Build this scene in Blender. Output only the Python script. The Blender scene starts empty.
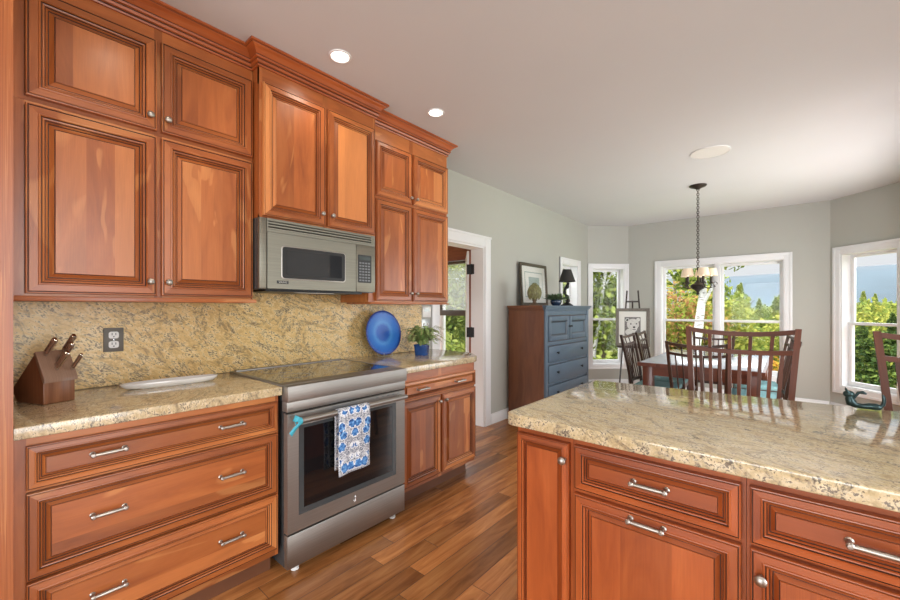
import bpy, bmesh, math, random
import numpy as np
from mathutils import Matrix, Vector

random.seed(7)
C = bpy.context.scene.collection
sc = bpy.context.scene

# ---------------------------------------------------------------- camera, light, exposure
YAW = math.atan(340 / 395.0)
CAM_H = 1.29
cd = bpy.data.cameras.new('camera')
cd.sensor_width = 36.0
cd.lens = 395.0 / 900.0 * 36.0
cd.shift_y = 8.0 / 900.0
cd.clip_start, cd.clip_end = 0.02, 2000
cam = bpy.data.objects.new('camera', cd)
cam.location = (0, 0, CAM_H)
cam.rotation_euler = (math.pi / 2, 0, YAW)
C.objects.link(cam)
sc.camera = cam

sc.view_settings.view_transform = 'Standard'
sc.view_settings.look = 'None'
sc.view_settings.gamma = 1.0
sc.view_settings.use_curve_mapping = False
sc.view_settings.exposure = 0.03
sc.cycles.use_denoising = True
sc.cycles.max_bounces = 8
sc.cycles.diffuse_bounces = 4
sc.cycles.transparent_max_bounces = 16
sc.cycles.sample_clamp_indirect = 6.0

FV = (-math.sin(YAW), math.cos(YAW))
RV = (math.cos(YAW), math.sin(YAW))


def ray(u, v):
    r = (u - 450) / 395.0
    return Vector((FV[0] + r * RV[0], FV[1] + r * RV[1], (308.0 - v) / 395.0))


def on_x(u, v, X):
    k = ray(u, v)
    t = X / k.x
    return Vector((X, t * k.y, CAM_H + t * k.z))


def on_y(u, v, Y):
    k = ray(u, v)
    t = Y / k.y
    return Vector((t * k.x, Y, CAM_H + t * k.z))


def on_z(u, v, Z):
    k = ray(u, v)
    t = (Z - CAM_H) / k.z
    return Vector((t * k.x, t * k.y, Z))


def at_depth(u, fw):
    k = ray(u, 308)
    return Vector((k.x * fw, k.y * fw, 0))


# world: blue sky with white clouds, brighter overhead
wd = bpy.data.worlds.new('sky')
sc.world = wd
wd.use_nodes = True
wn = wd.node_tree
wn.nodes.clear()


def nd(nt, typ, ins=None, **props):
    n = nt.nodes.new(typ)
    for k, v in props.items():
        setattr(n, k, v)
    for k, v in (ins or {}).items():
        s = n.inputs[k]
        if hasattr(v, 'links'):
            nt.links.new(v, s)
        else:
            s.default_value = v
    return n


def ramp(nt, fac, stops, interp='LINEAR'):
    n = nt.nodes.new('ShaderNodeValToRGB')
    n.color_ramp.interpolation = interp
    el = n.color_ramp.elements
    while len(el) < len(stops):
        el.new(0.5)
    for e, (p, c) in zip(el, stops):
        e.position = p
        e.color = (c[0], c[1], c[2], 1) if len(c) == 3 else c
    nt.links.new(fac, n.inputs[0])
    return n.outputs[0]


tc = nd(wn, 'ShaderNodeTexCoord')
sep = nd(wn, 'ShaderNodeSeparateXYZ', {0: tc.outputs['Generated']})
cn = nd(wn, 'ShaderNodeMapping', {0: tc.outputs['Generated'], 'Scale': (2.2, 2.2, 7.0)})
cl = nd(wn, 'ShaderNodeTexNoise', {'Vector': cn.outputs[0], 'Scale': 1.6, 'Detail': 6.0, 'Roughness': 0.55})
cm = ramp(wn, cl.outputs[0], [(0.22, (0, 0, 0)), (0.40, (1, 1, 1))])
blue = ramp(wn, sep.outputs[2], [(0.0, (0.82, 0.87, 0.92)), (0.25, (0.60, 0.74, 0.92)), (1.0, (0.25, 0.45, 0.85))])
skyc = nd(wn, 'ShaderNodeMix', {}, data_type='RGBA')
wn.links.new(cm, skyc.inputs[0])
wn.links.new(blue, skyc.inputs[6])
skyc.inputs[7].default_value = (0.93, 0.95, 0.98, 1)
stg = ramp(wn, sep.outputs[2], [(0.0, (0.85,) * 3), (0.16, (0.9,) * 3), (0.40, (6.5,) * 3), (1.0, (7.0,) * 3)])
bg = nd(wn, 'ShaderNodeBackground', {0: skyc.outputs[2], 1: stg})
wo = nd(wn, 'ShaderNodeOutputWorld', {0: bg.outputs[0]})

sun = bpy.data.lights.new('sun', 'SUN')
sun.energy = 2.2
sun.angle = 0.01
sun.color = (1.0, 0.95, 0.86)
so = bpy.data.objects.new('sun', sun)
so.rotation_euler = Vector((0.35, 0.75, -0.62)).to_track_quat('-Z', 'Y').to_euler()
C.objects.link(so)


def area(name, loc, direction, sx, sy, power, col):
    L = bpy.data.lights.new(name, 'AREA')
    L.shape = 'RECTANGLE'
    L.size, L.size_y = sx, sy
    L.energy = power
    L.color = col
    o = bpy.data.objects.new(name, L)
    o.location = loc
    o.rotation_euler = Vector(direction).to_track_quat('-Z', 'Z').to_euler()
    C.objects.link(o)
    return o


# fill lamps added out of view at assumed openings behind and right of camera
area('added_fill_rear', (-0.2, -3.38, 1.35), (0, 1, 0), 2.8, 1.6, 125, (0.93, 0.97, 1.0))
area('added_fill_right', (3.16, 0.4, 1.45), (-1, 0, 0), 3.2, 1.6, 130, (0.93, 0.97, 1.0))
area('added_fill_dining', (0.98, 4.9, 1.1), (-1, 0, 0), 1.8, 2.0, 65, (0.92, 0.96, 1.0))

# ---------------------------------------------------------------- materials
MATS = {}


def newmat(name):
    m = bpy.data.materials.new(name)
    m.use_nodes = True
    nt = m.node_tree
    nt.nodes.clear()
    out = nd(nt, 'ShaderNodeOutputMaterial')
    b = nd(nt, 'ShaderNodeBsdfPrincipled')
    nt.links.new(b.outputs[0], out.inputs[0])
    MATS[name] = m
    return m, nt, b, out


def setin(nt, b, **kw):
    for k, v in kw.items():
        k = k.replace('_', ' ')
        s = b.inputs[k]
        if hasattr(v, 'links'):
            nt.links.new(v, s)
        elif isinstance(v, tuple) and len(v) == 3:
            s.default_value = (*v, 1)
        else:
            s.default_value = v


def plain(name, col, rough=0.5, metal=0.0, coat=0.0, var=0.06, scale=8.0, **kw):
    m, nt, b, out = newmat(name)
    t = nd(nt, 'ShaderNodeTexCoord')
    n = nd(nt, 'ShaderNodeTexNoise', {'Vector': t.outputs['Object'], 'Scale': scale, 'Detail': 3.0})
    c0 = tuple(max(0, x * (1 - var)) for x in col)
    c1 = tuple(min(1, x * (1 + var)) for x in col)
    c = ramp(nt, n.outputs[0], [(0.3, c0), (0.7, c1)])
    setin(nt, b, Base_Color=c, Roughness=rough, Metallic=metal, Coat_Weight=coat, **kw)
    return m


def math_n(nt, op, a, b=None):
    ins = {0: a}
    if b is not None:
        ins[1] = b
    return nd(nt, 'ShaderNodeMath', ins, operation=op).outputs[0]


def wood(name, dark, mid, light, rough=0.36, coat=0.12, tone=0.28, pale=None, fig=13.0, lng=2.0):
    m, nt, b, out = newmat(name)
    t = nd(nt, 'ShaderNodeTexCoord')
    s = nd(nt, 'ShaderNodeSeparateXYZ', {0: t.outputs['UV']})
    bid = math_n(nt, 'FLOOR', math_n(nt, 'ADD', math_n(nt, 'DIVIDE', s.outputs[0], 10.0), 0.5))
    ux = math_n(nt, 'SUBTRACT', s.outputs[0], math_n(nt, 'MULTIPLY', bid, 10.0))
    wn_ = nd(nt, 'ShaderNodeTexWhiteNoise', {'W': bid}, noise_dimensions='1D')
    r = wn_.outputs[0]
    vec = nd(nt, 'ShaderNodeCombineXYZ', {0: math_n(nt, 'MULTIPLY', ux, fig), 1: math_n(nt, 'MULTIPLY', s.outputs[1], lng), 2: math_n(nt, 'MULTIPLY', r, 57.0)})
    n1 = nd(nt, 'ShaderNodeTexNoise', {'Vector': vec.outputs[0], 'Scale': 1.0, 'Detail': 4.0, 'Roughness': 0.55, 'Distortion': 0.9})
    vec2 = nd(nt, 'ShaderNodeCombineXYZ', {0: math_n(nt, 'MULTIPLY', ux, 320.0), 1: math_n(nt, 'MULTIPLY', s.outputs[1], 9.0), 2: math_n(nt, 'MULTIPLY', r, 31.0)})
    n2 = nd(nt, 'ShaderNodeTexNoise', {'Vector': vec2.outputs[0], 'Scale': 1.0, 'Detail': 2.0})
    c = ramp(nt, n1.outputs[0], [(0.25, dark), (0.5, mid), (0.78, light)])
    if pale:
        vec3 = nd(nt, 'ShaderNodeCombineXYZ', {0: math_n(nt, 'MULTIPLY', ux, 7.0), 1: math_n(nt, 'MULTIPLY', s.outputs[1], 1.7), 2: math_n(nt, 'MULTIPLY', r, 83.0)})
        n3 = nd(nt, 'ShaderNodeTexNoise', {'Vector': vec3.outputs[0], 'Scale': 1.0, 'Detail': 2.0, 'Distortion': 1.4})
        pm = math_n(nt, 'MAXIMUM', ramp(nt, r, [(0.74, (0, 0, 0)), (0.95, (0.7,) * 3)]), ramp(nt, n3.outputs[0], [(0.60, (0, 0, 0)), (0.64, (0.6,) * 3), (0.8, (0.85,) * 3)]))
        mx = nd(nt, 'ShaderNodeMix', {}, data_type='RGBA')
        nt.links.new(pm, mx.inputs[0]); nt.links.new(c, mx.inputs[6]); mx.inputs[7].default_value = (*pale, 1)
        c = mx.outputs[2]
    tv = nd(nt, 'ShaderNodeMapRange', {0: r, 3: 1 - tone, 4: 1 + tone}).outputs[0]
    gv = nd(nt, 'ShaderNodeMapRange', {0: n2.outputs[0], 1: 0.3, 2: 0.7, 3: 0.94, 4: 1.05}).outputs[0]
    f = math_n(nt, 'MULTIPLY', tv, gv)
    vm = nd(nt, 'ShaderNodeVectorMath', {0: c}, operation='SCALE')
    nt.links.new(f, vm.inputs['Scale'])
    bp = nd(nt, 'ShaderNodeBump', {'Height': n2.outputs[0], 'Strength': 0.03, 'Distance': 0.002})
    setin(nt, b, Base_Color=vm.outputs[0], Roughness=rough, Coat_Weight=coat, Coat_Roughness=0.2, Normal=bp.outputs[0])
    return m


wood('cherry', (0.25, 0.064, 0.015), (0.37, 0.103, 0.024), (0.46, 0.146, 0.038), pale=(0.58, 0.235, 0.075), tone=0.24)
wood('cherry_red', (0.26, 0.054, 0.013), (0.36, 0.082, 0.019), (0.45, 0.118, 0.030), tone=0.16)
wood('oak_floor', (0.18, 0.062, 0.019), (0.37, 0.145, 0.044), (0.52, 0.235, 0.080), rough=0.27, coat=0.0, tone=0.42, fig=20, lng=2.4)
wood('walnut', (0.10, 0.034, 0.014), (0.17, 0.058, 0.024), (0.24, 0.085, 0.034), rough=0.35, tone=0.15)
wood('table_cherry', (0.085, 0.020, 0.009), (0.15, 0.036, 0.014), (0.22, 0.058, 0.022), rough=0.33, coat=0.6, tone=0.18)
wood('dark_cherry', (0.085, 0.020, 0.009), (0.15, 0.036, 0.014), (0.22, 0.058, 0.022), rough=0.28, coat=0.3, tone=0.18)
wood('stool_cherry', (0.055, 0.013, 0.004), (0.11, 0.026, 0.007), (0.17, 0.044, 0.013), rough=0.5, coat=0.0, tone=0.15)
wood('dresser_brown', (0.11, 0.036, 0.014), (0.17, 0.058, 0.022), (0.22, 0.080, 0.030), rough=0.4, tone=0.1)
wood('chair_brown', (0.030, 0.014, 0.009), (0.052, 0.023, 0.014), (0.085, 0.038, 0.022), rough=0.35, tone=0.15)
wood('black_brown', (0.020, 0.013, 0.010), (0.035, 0.022, 0.017), (0.055, 0.035, 0.026), rough=0.4, tone=0.15)
plain('glaze', (0.050, 0.015, 0.007), 0.5)
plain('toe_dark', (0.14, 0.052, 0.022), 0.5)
plain('dark_gap', (0.02, 0.014, 0.01), 0.8)
plain('wall_paint', (0.45, 0.447, 0.402), 0.75, var=0.012, scale=2)
plain('ceiling_paint', (0.65, 0.655, 0.66), 0.85, var=0.01, scale=2)
plain('white_trim', (0.80, 0.80, 0.80), 0.35, var=0.01)
plain('white_plastic', (0.82, 0.81, 0.78), 0.35, var=0.01)
plain('porcelain', (0.86, 0.85, 0.82), 0.15, coat=0.6, var=0.02)
plain('nickel', (0.42, 0.395, 0.36), 0.40, 1.0, var=0.03, scale=60)
plain('chrome', (0.75, 0.75, 0.75), 0.12, 1.0)
plain('black_metal', (0.02, 0.02, 0.02), 0.4, 0.4)
plain('bronze_dark', (0.045, 0.034, 0.026), 0.4, 0.6)
plain('black_glass', (0.008, 0.008, 0.009), 0.04, coat=0.5)
plain('smoked_glass', (0.028, 0.030, 0.033), 0.05, coat=0.4)
plain('grey_glass_frame', (0.055, 0.062, 0.065), 0.12)
plain('black_plastic', (0.018, 0.018, 0.018), 0.4)
plain('table_sheen', (0.62, 0.68, 0.74), 0.12, coat=0.4, var=0.02)  # pale colour stands for the sky's sheen on the dining table
plain('sky_sheen_blue', (0.082, 0.122, 0.165), 0.42, var=0.02, coat=0.1)  # sky reflection on the brown chest front, put into its colour
plain('sky_sheen_dark', (0.035, 0.05, 0.065), 0.4)  # deeper tone of the same painted reflection, for the door mouldings
plain('teal_cloth', (0.22, 0.42, 0.43), 0.8, var=0.15, scale=90)
plain('teal_ribbon', (0.06, 0.42, 0.55), 0.5, var=0.1)
plain('blue_pot', (0.02, 0.075, 0.26), 0.12, coat=0.6, var=0.2, scale=30)
plain('dark_blue_pot', (0.015, 0.035, 0.075), 0.2, coat=0.5)
plain('soil', (0.05, 0.03, 0.02), 0.95, var=0.4, scale=120)
plain('fern_green', (0.22, 0.34, 0.10), 0.55, var=0.35, scale=40)
plain('succulent_green', (0.12, 0.19, 0.10), 0.5, var=0.3, scale=40)
plain('cream_stem', (0.35, 0.30, 0.14), 0.6)
plain('bronze_green', (0.030, 0.058, 0.060), 0.28, 0.6, var=0.35, scale=25)
plain('artichoke', (0.19, 0.185, 0.075), 0.5, var=0.3, scale=30)
plain('artichoke_base', (0.13, 0.085, 0.05), 0.5)
plain('lampshade_black', (0.02, 0.018, 0.016), 0.6)
plain('mat_board', (0.74, 0.72, 0.66), 0.8, var=0.01)
plain('mat_green', (0.34, 0.40, 0.36), 0.8)
plain('art_frame', (0.085, 0.068, 0.045), 0.4, 0.3, var=0.2, scale=60)
plain('art_frame_gray', (0.16, 0.14, 0.115), 0.5, 0.2, var=0.25, scale=60)
plain('sketch_gray', (0.19, 0.175, 0.165), 0.8, var=0.3, scale=60)
plain('sketch_light', (0.62, 0.60, 0.56), 0.8, var=0.15, scale=80)
plain('sketch_dark', (0.02, 0.02, 0.02), 0.8)
plain('shade_mesh_bar', (0.10, 0.072, 0.05), 0.5)
plain('gray_plate', (0.16, 0.145, 0.125), 0.55, 0.5)
plain('steel_plate', (0.45, 0.46, 0.44), 0.35, 0.7)
plain('lcd', (0.06, 0.075, 0.07), 0.2)
plain('button_grey', (0.16, 0.17, 0.18), 0.4)
plain('gold_text', (0.62, 0.60, 0.55), 0.4, 0.6)
wood('porch_wood', (0.17, 0.045, 0.02), (0.28, 0.080, 0.033), (0.36, 0.12, 0.05), rough=0.45, tone=0.25)
wood('block_wood', (0.16, 0.055, 0.022), (0.25, 0.095, 0.040), (0.33, 0.14, 0.062), rough=0.35, tone=0.25, fig=60)
wood('knife_wood', (0.20, 0.105, 0.062), (0.28, 0.155, 0.095), (0.36, 0.21, 0.13), rough=0.4, tone=0.1, fig=60)


def stainless(name='stainless', k=1.0, warm=1.0):
    m, nt, b, out = newmat(name)
    t = nd(nt, 'ShaderNodeTexCoord')
    mp = nd(nt, 'ShaderNodeMapping', {0: t.outputs['Object'], 'Scale': (3, 3, 260)})
    n = nd(nt, 'ShaderNodeTexNoise', {'Vector': mp.outputs[0], 'Scale': 1.0, 'Detail': 3.0})
    c = ramp(nt, n.outputs[0], [(0.3, (0.31 * k, 0.292 * k, 0.268 * k * warm)), (0.7, (0.37 * k, 0.35 * k, 0.324 * k * warm))])
    r = nd(nt, 'ShaderNodeMapRange', {0: n.outputs[0], 3: 0.46, 4: 0.56}).outputs[0]
    setin(nt, b, Base_Color=c, Roughness=r, Metallic=1.0, Anisotropic=0.5)


stainless()
stainless('stainless_warm', 0.76, 0.88)


def granite(name, cream, gold, tan, dark, flow=(1.0, 1.0, 1.0), rot=(0, 0, 0), vein=0.5, fleck=0.5, rough=0.1, coat=0.3):
    m, nt, b, out = newmat(name)
    t = nd(nt, 'ShaderNodeTexCoord')
    mp0 = nd(nt, 'ShaderNodeMapping', {0: t.outputs['Object'], 'Rotation': rot})
    mp = nd(nt, 'ShaderNodeMapping', {0: mp0.outputs[0], 'Scale': flow})
    P = mp.outputs[0]
    big = nd(nt, 'ShaderNodeTexNoise', {'Vector': P, 'Scale': 3.2, 'Detail': 5.0, 'Roughness': 0.6, 'Distortion': 1.2}).outputs[0]
    midn = nd(nt, 'ShaderNodeTexNoise', {'Vector': P, 'Scale': 17.0, 'Detail': 6.0, 'Roughness': 0.68, 'Distortion': 0.8}).outputs[0]
    fin = nd(nt, 'ShaderNodeTexNoise', {'Vector': P, 'Scale': 62.0, 'Detail': 4.0, 'Roughness': 0.7}).outputs[0]
    fin2 = nd(nt, 'ShaderNodeTexNoise', {'Vector': P, 'Scale': 120.0, 'Detail': 2.0, 'Roughness': 0.6}).outputs[0]
    c = ramp(nt, midn, [(0.30, tan), (0.46, gold), (0.60, cream)])

    def mix(fac, a, col):
        x = nd(nt, 'ShaderNodeMix', {}, data_type='RGBA')
        nt.links.new(fac, x.inputs[0])
        nt.links.new(a, x.inputs[6])
        if isinstance(col, tuple):
            x.inputs[7].default_value = (*col, 1)
        else:
            nt.links.new(col, x.inputs[7])
        return x.outputs[2]
    # pale crystals
    c = mix(ramp(nt, fin, [(0.56, (0, 0, 0)), (0.66, (0.6,) * 3)]), c, tuple(min(1, v * 1.2) for v in cream))
    # brown flecks gathered where the large noise is high
    msk = math_n(nt, 'ADD', math_n(nt, 'MULTIPLY', big, 1.0), math_n(nt, 'MULTIPLY', fin, 1.0))
    c = mix(ramp(nt, msk, [(1.08 - 0.10 * fleck, (0, 0, 0)), (1.20 - 0.10 * fleck, (0.8,) * 3)]), c, tuple(0.52 * v for v in tan))
    msk2 = math_n(nt, 'ADD', math_n(nt, 'MULTIPLY', midn, 0.8), math_n(nt, 'MULTIPLY', fin2, 0.8))
    c = mix(ramp(nt, msk2, [(0.91 - 0.06 * fleck, (0, 0, 0)), (0.98 - 0.06 * fleck, (0.85,) * 3)]), c, dark)
    # veins
    v = nd(nt, 'ShaderNodeTexNoise', {'Vector': P, 'Scale': 2.1, 'Detail': 7.0, 'Roughness': 0.62, 'Distortion': 2.0}).outputs[0]
    va = math_n(nt, 'ABSOLUTE', math_n(nt, 'SUBTRACT', v, 0.5))
    vm = ramp(nt, va, [(0.0, (vein,) * 3), (0.035, (0, 0, 0))])
    vf = math_n(nt, 'MULTIPLY', vm, ramp(nt, fin, [(0.42, (0.15,) * 3), (0.58, (1, 1, 1))]))
    c = mix(vf, c, dark)
    setin(nt, b, Base_Color=c, Roughness=rough, Coat_Weight=coat, Coat_Roughness=0.04)


granite('granite_splash', (0.86, 0.66, 0.34), (0.76, 0.51, 0.19), (0.46, 0.27, 0.09), (0.13, 0.075, 0.035),
        flow=(1.0, 0.9, 1.9), rot=(0.55, 0, 0), vein=0.9, fleck=0.76, rough=0.38, coat=0.03)
granite('granite_counter', (0.72, 0.61, 0.41), (0.58, 0.46, 0.27), (0.35, 0.26, 0.15), (0.09, 0.075, 0.06),
        flow=(1.3, 2.0, 1.3), rot=(0, 0, 0.5), vein=0.7, fleck=0.74, rough=0.14)
granite('granite_island', (0.70, 0.61, 0.42), (0.58, 0.475, 0.28), (0.35, 0.27, 0.16), (0.10, 0.085, 0.075),
        flow=(1.2, 2.6, 1.4), rot=(0, 0, 0.35), vein=0.75, fleck=0.80, rough=0.09)


def glass_pane(name='pane_glass'):
    m, nt, b, out = newmat(name)
    nt.nodes.remove(b)
    tr = nd(nt, 'ShaderNodeBsdfTransparent', {0: (0.98, 0.985, 0.985, 1)})
    gl = nd(nt, 'ShaderNodeBsdfGlossy', {0: (1, 1, 1, 1), 'Roughness': 0.02})
    g = nd(nt, 'ShaderNodeNewGeometry')
    dt = nd(nt, 'ShaderNodeVectorMath', {0: g.outputs['Normal'], 1: g.outputs['Incoming']}, operation='DOT_PRODUCT').outputs['Value']
    k = math_n(nt, 'POWER', math_n(nt, 'SUBTRACT', 1.0, math_n(nt, 'ABSOLUTE', dt)), 5.0)
    f = math_n(nt, 'MULTIPLY_ADD', k, 0.90)
    f.node.inputs[2].default_value = 0.006
    mx = nd(nt, 'ShaderNodeMixShader', {0: f, 1: tr.outputs[0], 2: gl.outputs[0]})
    nt.links.new(mx.outputs[0], out.inputs[0])


glass_pane()


def emissive(name, col, strength, base=(0.8, 0.8, 0.8)):
    m, nt, b, out = newmat(name)
    setin(nt, b, Base_Color=base, Roughness=0.4, Emission_Color=col, Emission_Strength=strength)


emissive('lamp_lens', (1.0, 0.93, 0.82), 6.0)
emissive('shade_glow', (1.0, 0.75, 0.48), 0.22, (0.72, 0.60, 0.45))
emissive('bulb_glow', (1.0, 0.78, 0.50), 0.9)


def mesh_screen():
    m, nt, b, out = newmat('screen_mesh')
    nt.nodes.remove(b)
    t = nd(nt, 'ShaderNodeTexCoord')
    df = nd(nt, 'ShaderNodeBsdfDiffuse', {0: (0.75, 0.75, 0.75, 1)})
    tl = nd(nt, 'ShaderNodeBsdfTranslucent', {0: (0.8, 0.8, 0.8, 1)})
    ad = nd(nt, 'ShaderNodeMixShader', {0: 0.6, 1: df.outputs[0], 2: tl.outputs[0]})
    tr = nd(nt, 'ShaderNodeBsdfTransparent', {0: (1, 1, 1, 1)})
    n = nd(nt, 'ShaderNodeTexNoise', {'Vector': t.outputs['Object'], 'Scale': 300.0})
    mx = nd(nt, 'ShaderNodeMixShader', {0: 0.76, 1: ad.outputs[0], 2: tr.outputs[0]})
    nt.links.new(mx.outputs[0], out.inputs[0])


mesh_screen()


def leafmat(name, cols, trans=0.35):
    m, nt, b, out = newmat(name)
    nt.nodes.remove(b)
    g = nd(nt, 'ShaderNodeNewGeometry')
    c = ramp(nt, g.outputs['Random Per Island'], [(i / (len(cols) - 1), tuple(0.60 * v for v in col)) for i, col in enumerate(cols)])
    df = nd(nt, 'ShaderNodeBsdfDiffuse', {0: c})
    tl = nd(nt, 'ShaderNodeBsdfTranslucent', {0: c})
    mx = nd(nt, 'ShaderNodeMixShader', {0: trans, 1: df.outputs[0], 2: tl.outputs[0]})
    nt.links.new(mx.outputs[0], out.inputs[0])


leafmat('leaf_green', [(0.10, 0.16, 0.04), (0.28, 0.38, 0.08), (0.58, 0.62, 0.16), (0.14, 0.21, 0.05), (0.42, 0.48, 0.11), (0.20, 0.28, 0.06)])
leafmat('leaf_yellow', [(0.16, 0.22, 0.05), (0.44, 0.49, 0.10), (0.64, 0.60, 0.13), (0.22, 0.30, 0.07), (0.50, 0.50, 0.12)])
leafmat('leaf_orange', [(0.70, 0.34, 0.06), (0.80, 0.52, 0.07), (0.62, 0.22, 0.07), (0.60, 0.55, 0.10)])
leafmat('leaf_mixed', [(0.22, 0.32, 0.06), (0.48, 0.54, 0.10), (0.66, 0.40, 0.14), (0.58, 0.26, 0.14), (0.40, 0.50, 0.10)])
leafmat('needle_dark', [(0.04, 0.075, 0.026), (0.09, 0.15, 0.045), (0.22, 0.30, 0.07), (0.055, 0.10, 0.035)], 0.15)
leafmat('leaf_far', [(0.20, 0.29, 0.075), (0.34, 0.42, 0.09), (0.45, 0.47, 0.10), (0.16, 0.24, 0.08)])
plain('bark', (0.16, 0.12, 0.09), 0.9, var=0.4, scale=20)
plain('mountain_haze_blue', (0.033, 0.055, 0.070), 0.95, var=0.2, scale=0.03)  # haze over the distant forest is mixed into this blue
plain('meadow', (0.22, 0.28, 0.07), 0.95, var=0.4, scale=1.5)


def birch():
    m, nt, b, out = newmat('birch_bark')
    t = nd(nt, 'ShaderNodeTexCoord')
    mp = nd(nt, 'ShaderNodeMapping', {0: t.outputs['Object'], 'Scale': (3, 3, 14)})
    n = nd(nt, 'ShaderNodeTexNoise', {'Vector': mp.outputs[0], 'Scale': 2.2, 'Detail': 5.0, 'Roughness': 0.65})
    c = ramp(nt, n.outputs[0], [(0.36, (0.10, 0.08, 0.07)), (0.43, (0.42, 0.41, 0.40)), (0.7, (0.52, 0.51, 0.50))])
    setin(nt, b, Base_Color=c, Roughness=0.8)


birch()


def towel_mat():
    m, nt, b, out = newmat('towel_print')
    t = nd(nt, 'ShaderNodeTexCoord')
    s = nd(nt, 'ShaderNodeSeparateXYZ', {0: t.outputs['UV']})
    x = math_n(nt, 'ABSOLUTE', s.outputs[0])
    P = nd(nt, 'ShaderNodeCombineXYZ', {0: x, 1: s.outputs[1], 2: 0.0}).outputs[0]
    # filigree
    n = nd(nt, 'ShaderNodeTexNoise', {'Vector': P, 'Scale': 60.0, 'Detail': 1.5, 'Distortion': 2.0}).outputs[0]
    a = math_n(nt, 'ABSOLUTE', math_n(nt, 'SUBTRACT', n, 0.5))
    fil = ramp(nt, a, [(0.04, (1, 1, 1)), (0.07, (0, 0, 0))])
    v = nd(nt, 'ShaderNodeTexVoronoi', {'Vector': P, 'Scale': 17.0, 'Randomness': 0.4})
    w = nd(nt, 'ShaderNodeTexNoise', {'Vector': P, 'Scale': 60.0, 'Detail': 2.0}).outputs[0]
    d = math_n(nt, 'ADD', v.outputs['Distance'], math_n(nt, 'MULTIPLY', math_n(nt, 'SUBTRACT', w, 0.5), 0.5))
    halo = ramp(nt, d, [(0.43, (1, 1, 1)), (0.48, (0, 0, 0))])
    flo = ramp(nt, d, [(0.36, (1, 1, 1)), (0.40, (0, 0, 0))])
    bl = ramp(nt, w, [(0.36, (0.015, 0.06, 0.22)), (0.5, (0.05, 0.20, 0.52)), (0.64, (0.22, 0.45, 0.75))])

    def mix(f, A, B):
        xx = nd(nt, 'ShaderNodeMix', {}, data_type='RGBA')
        nt.links.new(f, xx.inputs[0])
        for i, q in ((6, A), (7, B)):
            if isinstance(q, tuple):
                xx.inputs[i].default_value = (*q, 1)
            else:
                nt.links.new(q, xx.inputs[i])
        return xx.outputs[2]
    c = mix(fil, (0.64, 0.65, 0.68), (0.10, 0.12, 0.17))
    c = mix(halo, c, (0.80, 0.82, 0.84))
    c = mix(flo, c, bl)
    setin(nt, b, Base_Color=c, Roughness=0.9)


towel_mat()


def blue_plate_mat():
    m, nt, b, out = newmat('blue_glass')
    t = nd(nt, 'ShaderNodeTexCoord')
    s = nd(nt, 'ShaderNodeSeparateXYZ', {0: t.outputs['UV']})
    r = math_n(nt, 'SQRT', math_n(nt, 'ADD', math_n(nt, 'MULTIPLY', s.outputs[0], s.outputs[0]), math_n(nt, 'MULTIPLY', s.outputs[1], s.outputs[1])))
    n = nd(nt, 'ShaderNodeTexNoise', {'Vector': t.outputs['UV'], 'Scale': 9.0, 'Detail': 4.0}).outputs[0]
    rr = math_n(nt, 'ADD', r, math_n(nt, 'MULTIPLY', math_n(nt, 'SUBTRACT', n, 0.5), 0.16))
    c = ramp(nt, rr, [(0.0, (0.006, 0.08, 0.42)), (0.34, (0.010, 0.12, 0.54)), (0.48, (0.07, 0.30, 0.72)), (0.62, (0.03, 0.20, 0.64)), (0.84, (0.02, 0.15, 0.58)), (0.96, (0.004, 0.04, 0.28))])
    setin(nt, b, Base_Color=c, Roughness=0.4, Coat_Weight=0.08)


blue_plate_mat()


def cooktop_mat():
    m, nt, b, out = newmat('cooktop_glass')
    t = nd(nt, 'ShaderNodeTexCoord')
    n = nd(nt, 'ShaderNodeTexNoise', {'Vector': t.outputs['Object'], 'Scale': 400.0, 'Detail': 1.0}).outputs[0]
    c = ramp(nt, n, [(0.55, (0.012, 0.012, 0.013)), (0.7, (0.05, 0.05, 0.05))])
    setin(nt, b, Base_Color=c, Roughness=0.06, Coat_Weight=0.6, Coat_Roughness=0.03)


cooktop_mat()


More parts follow.
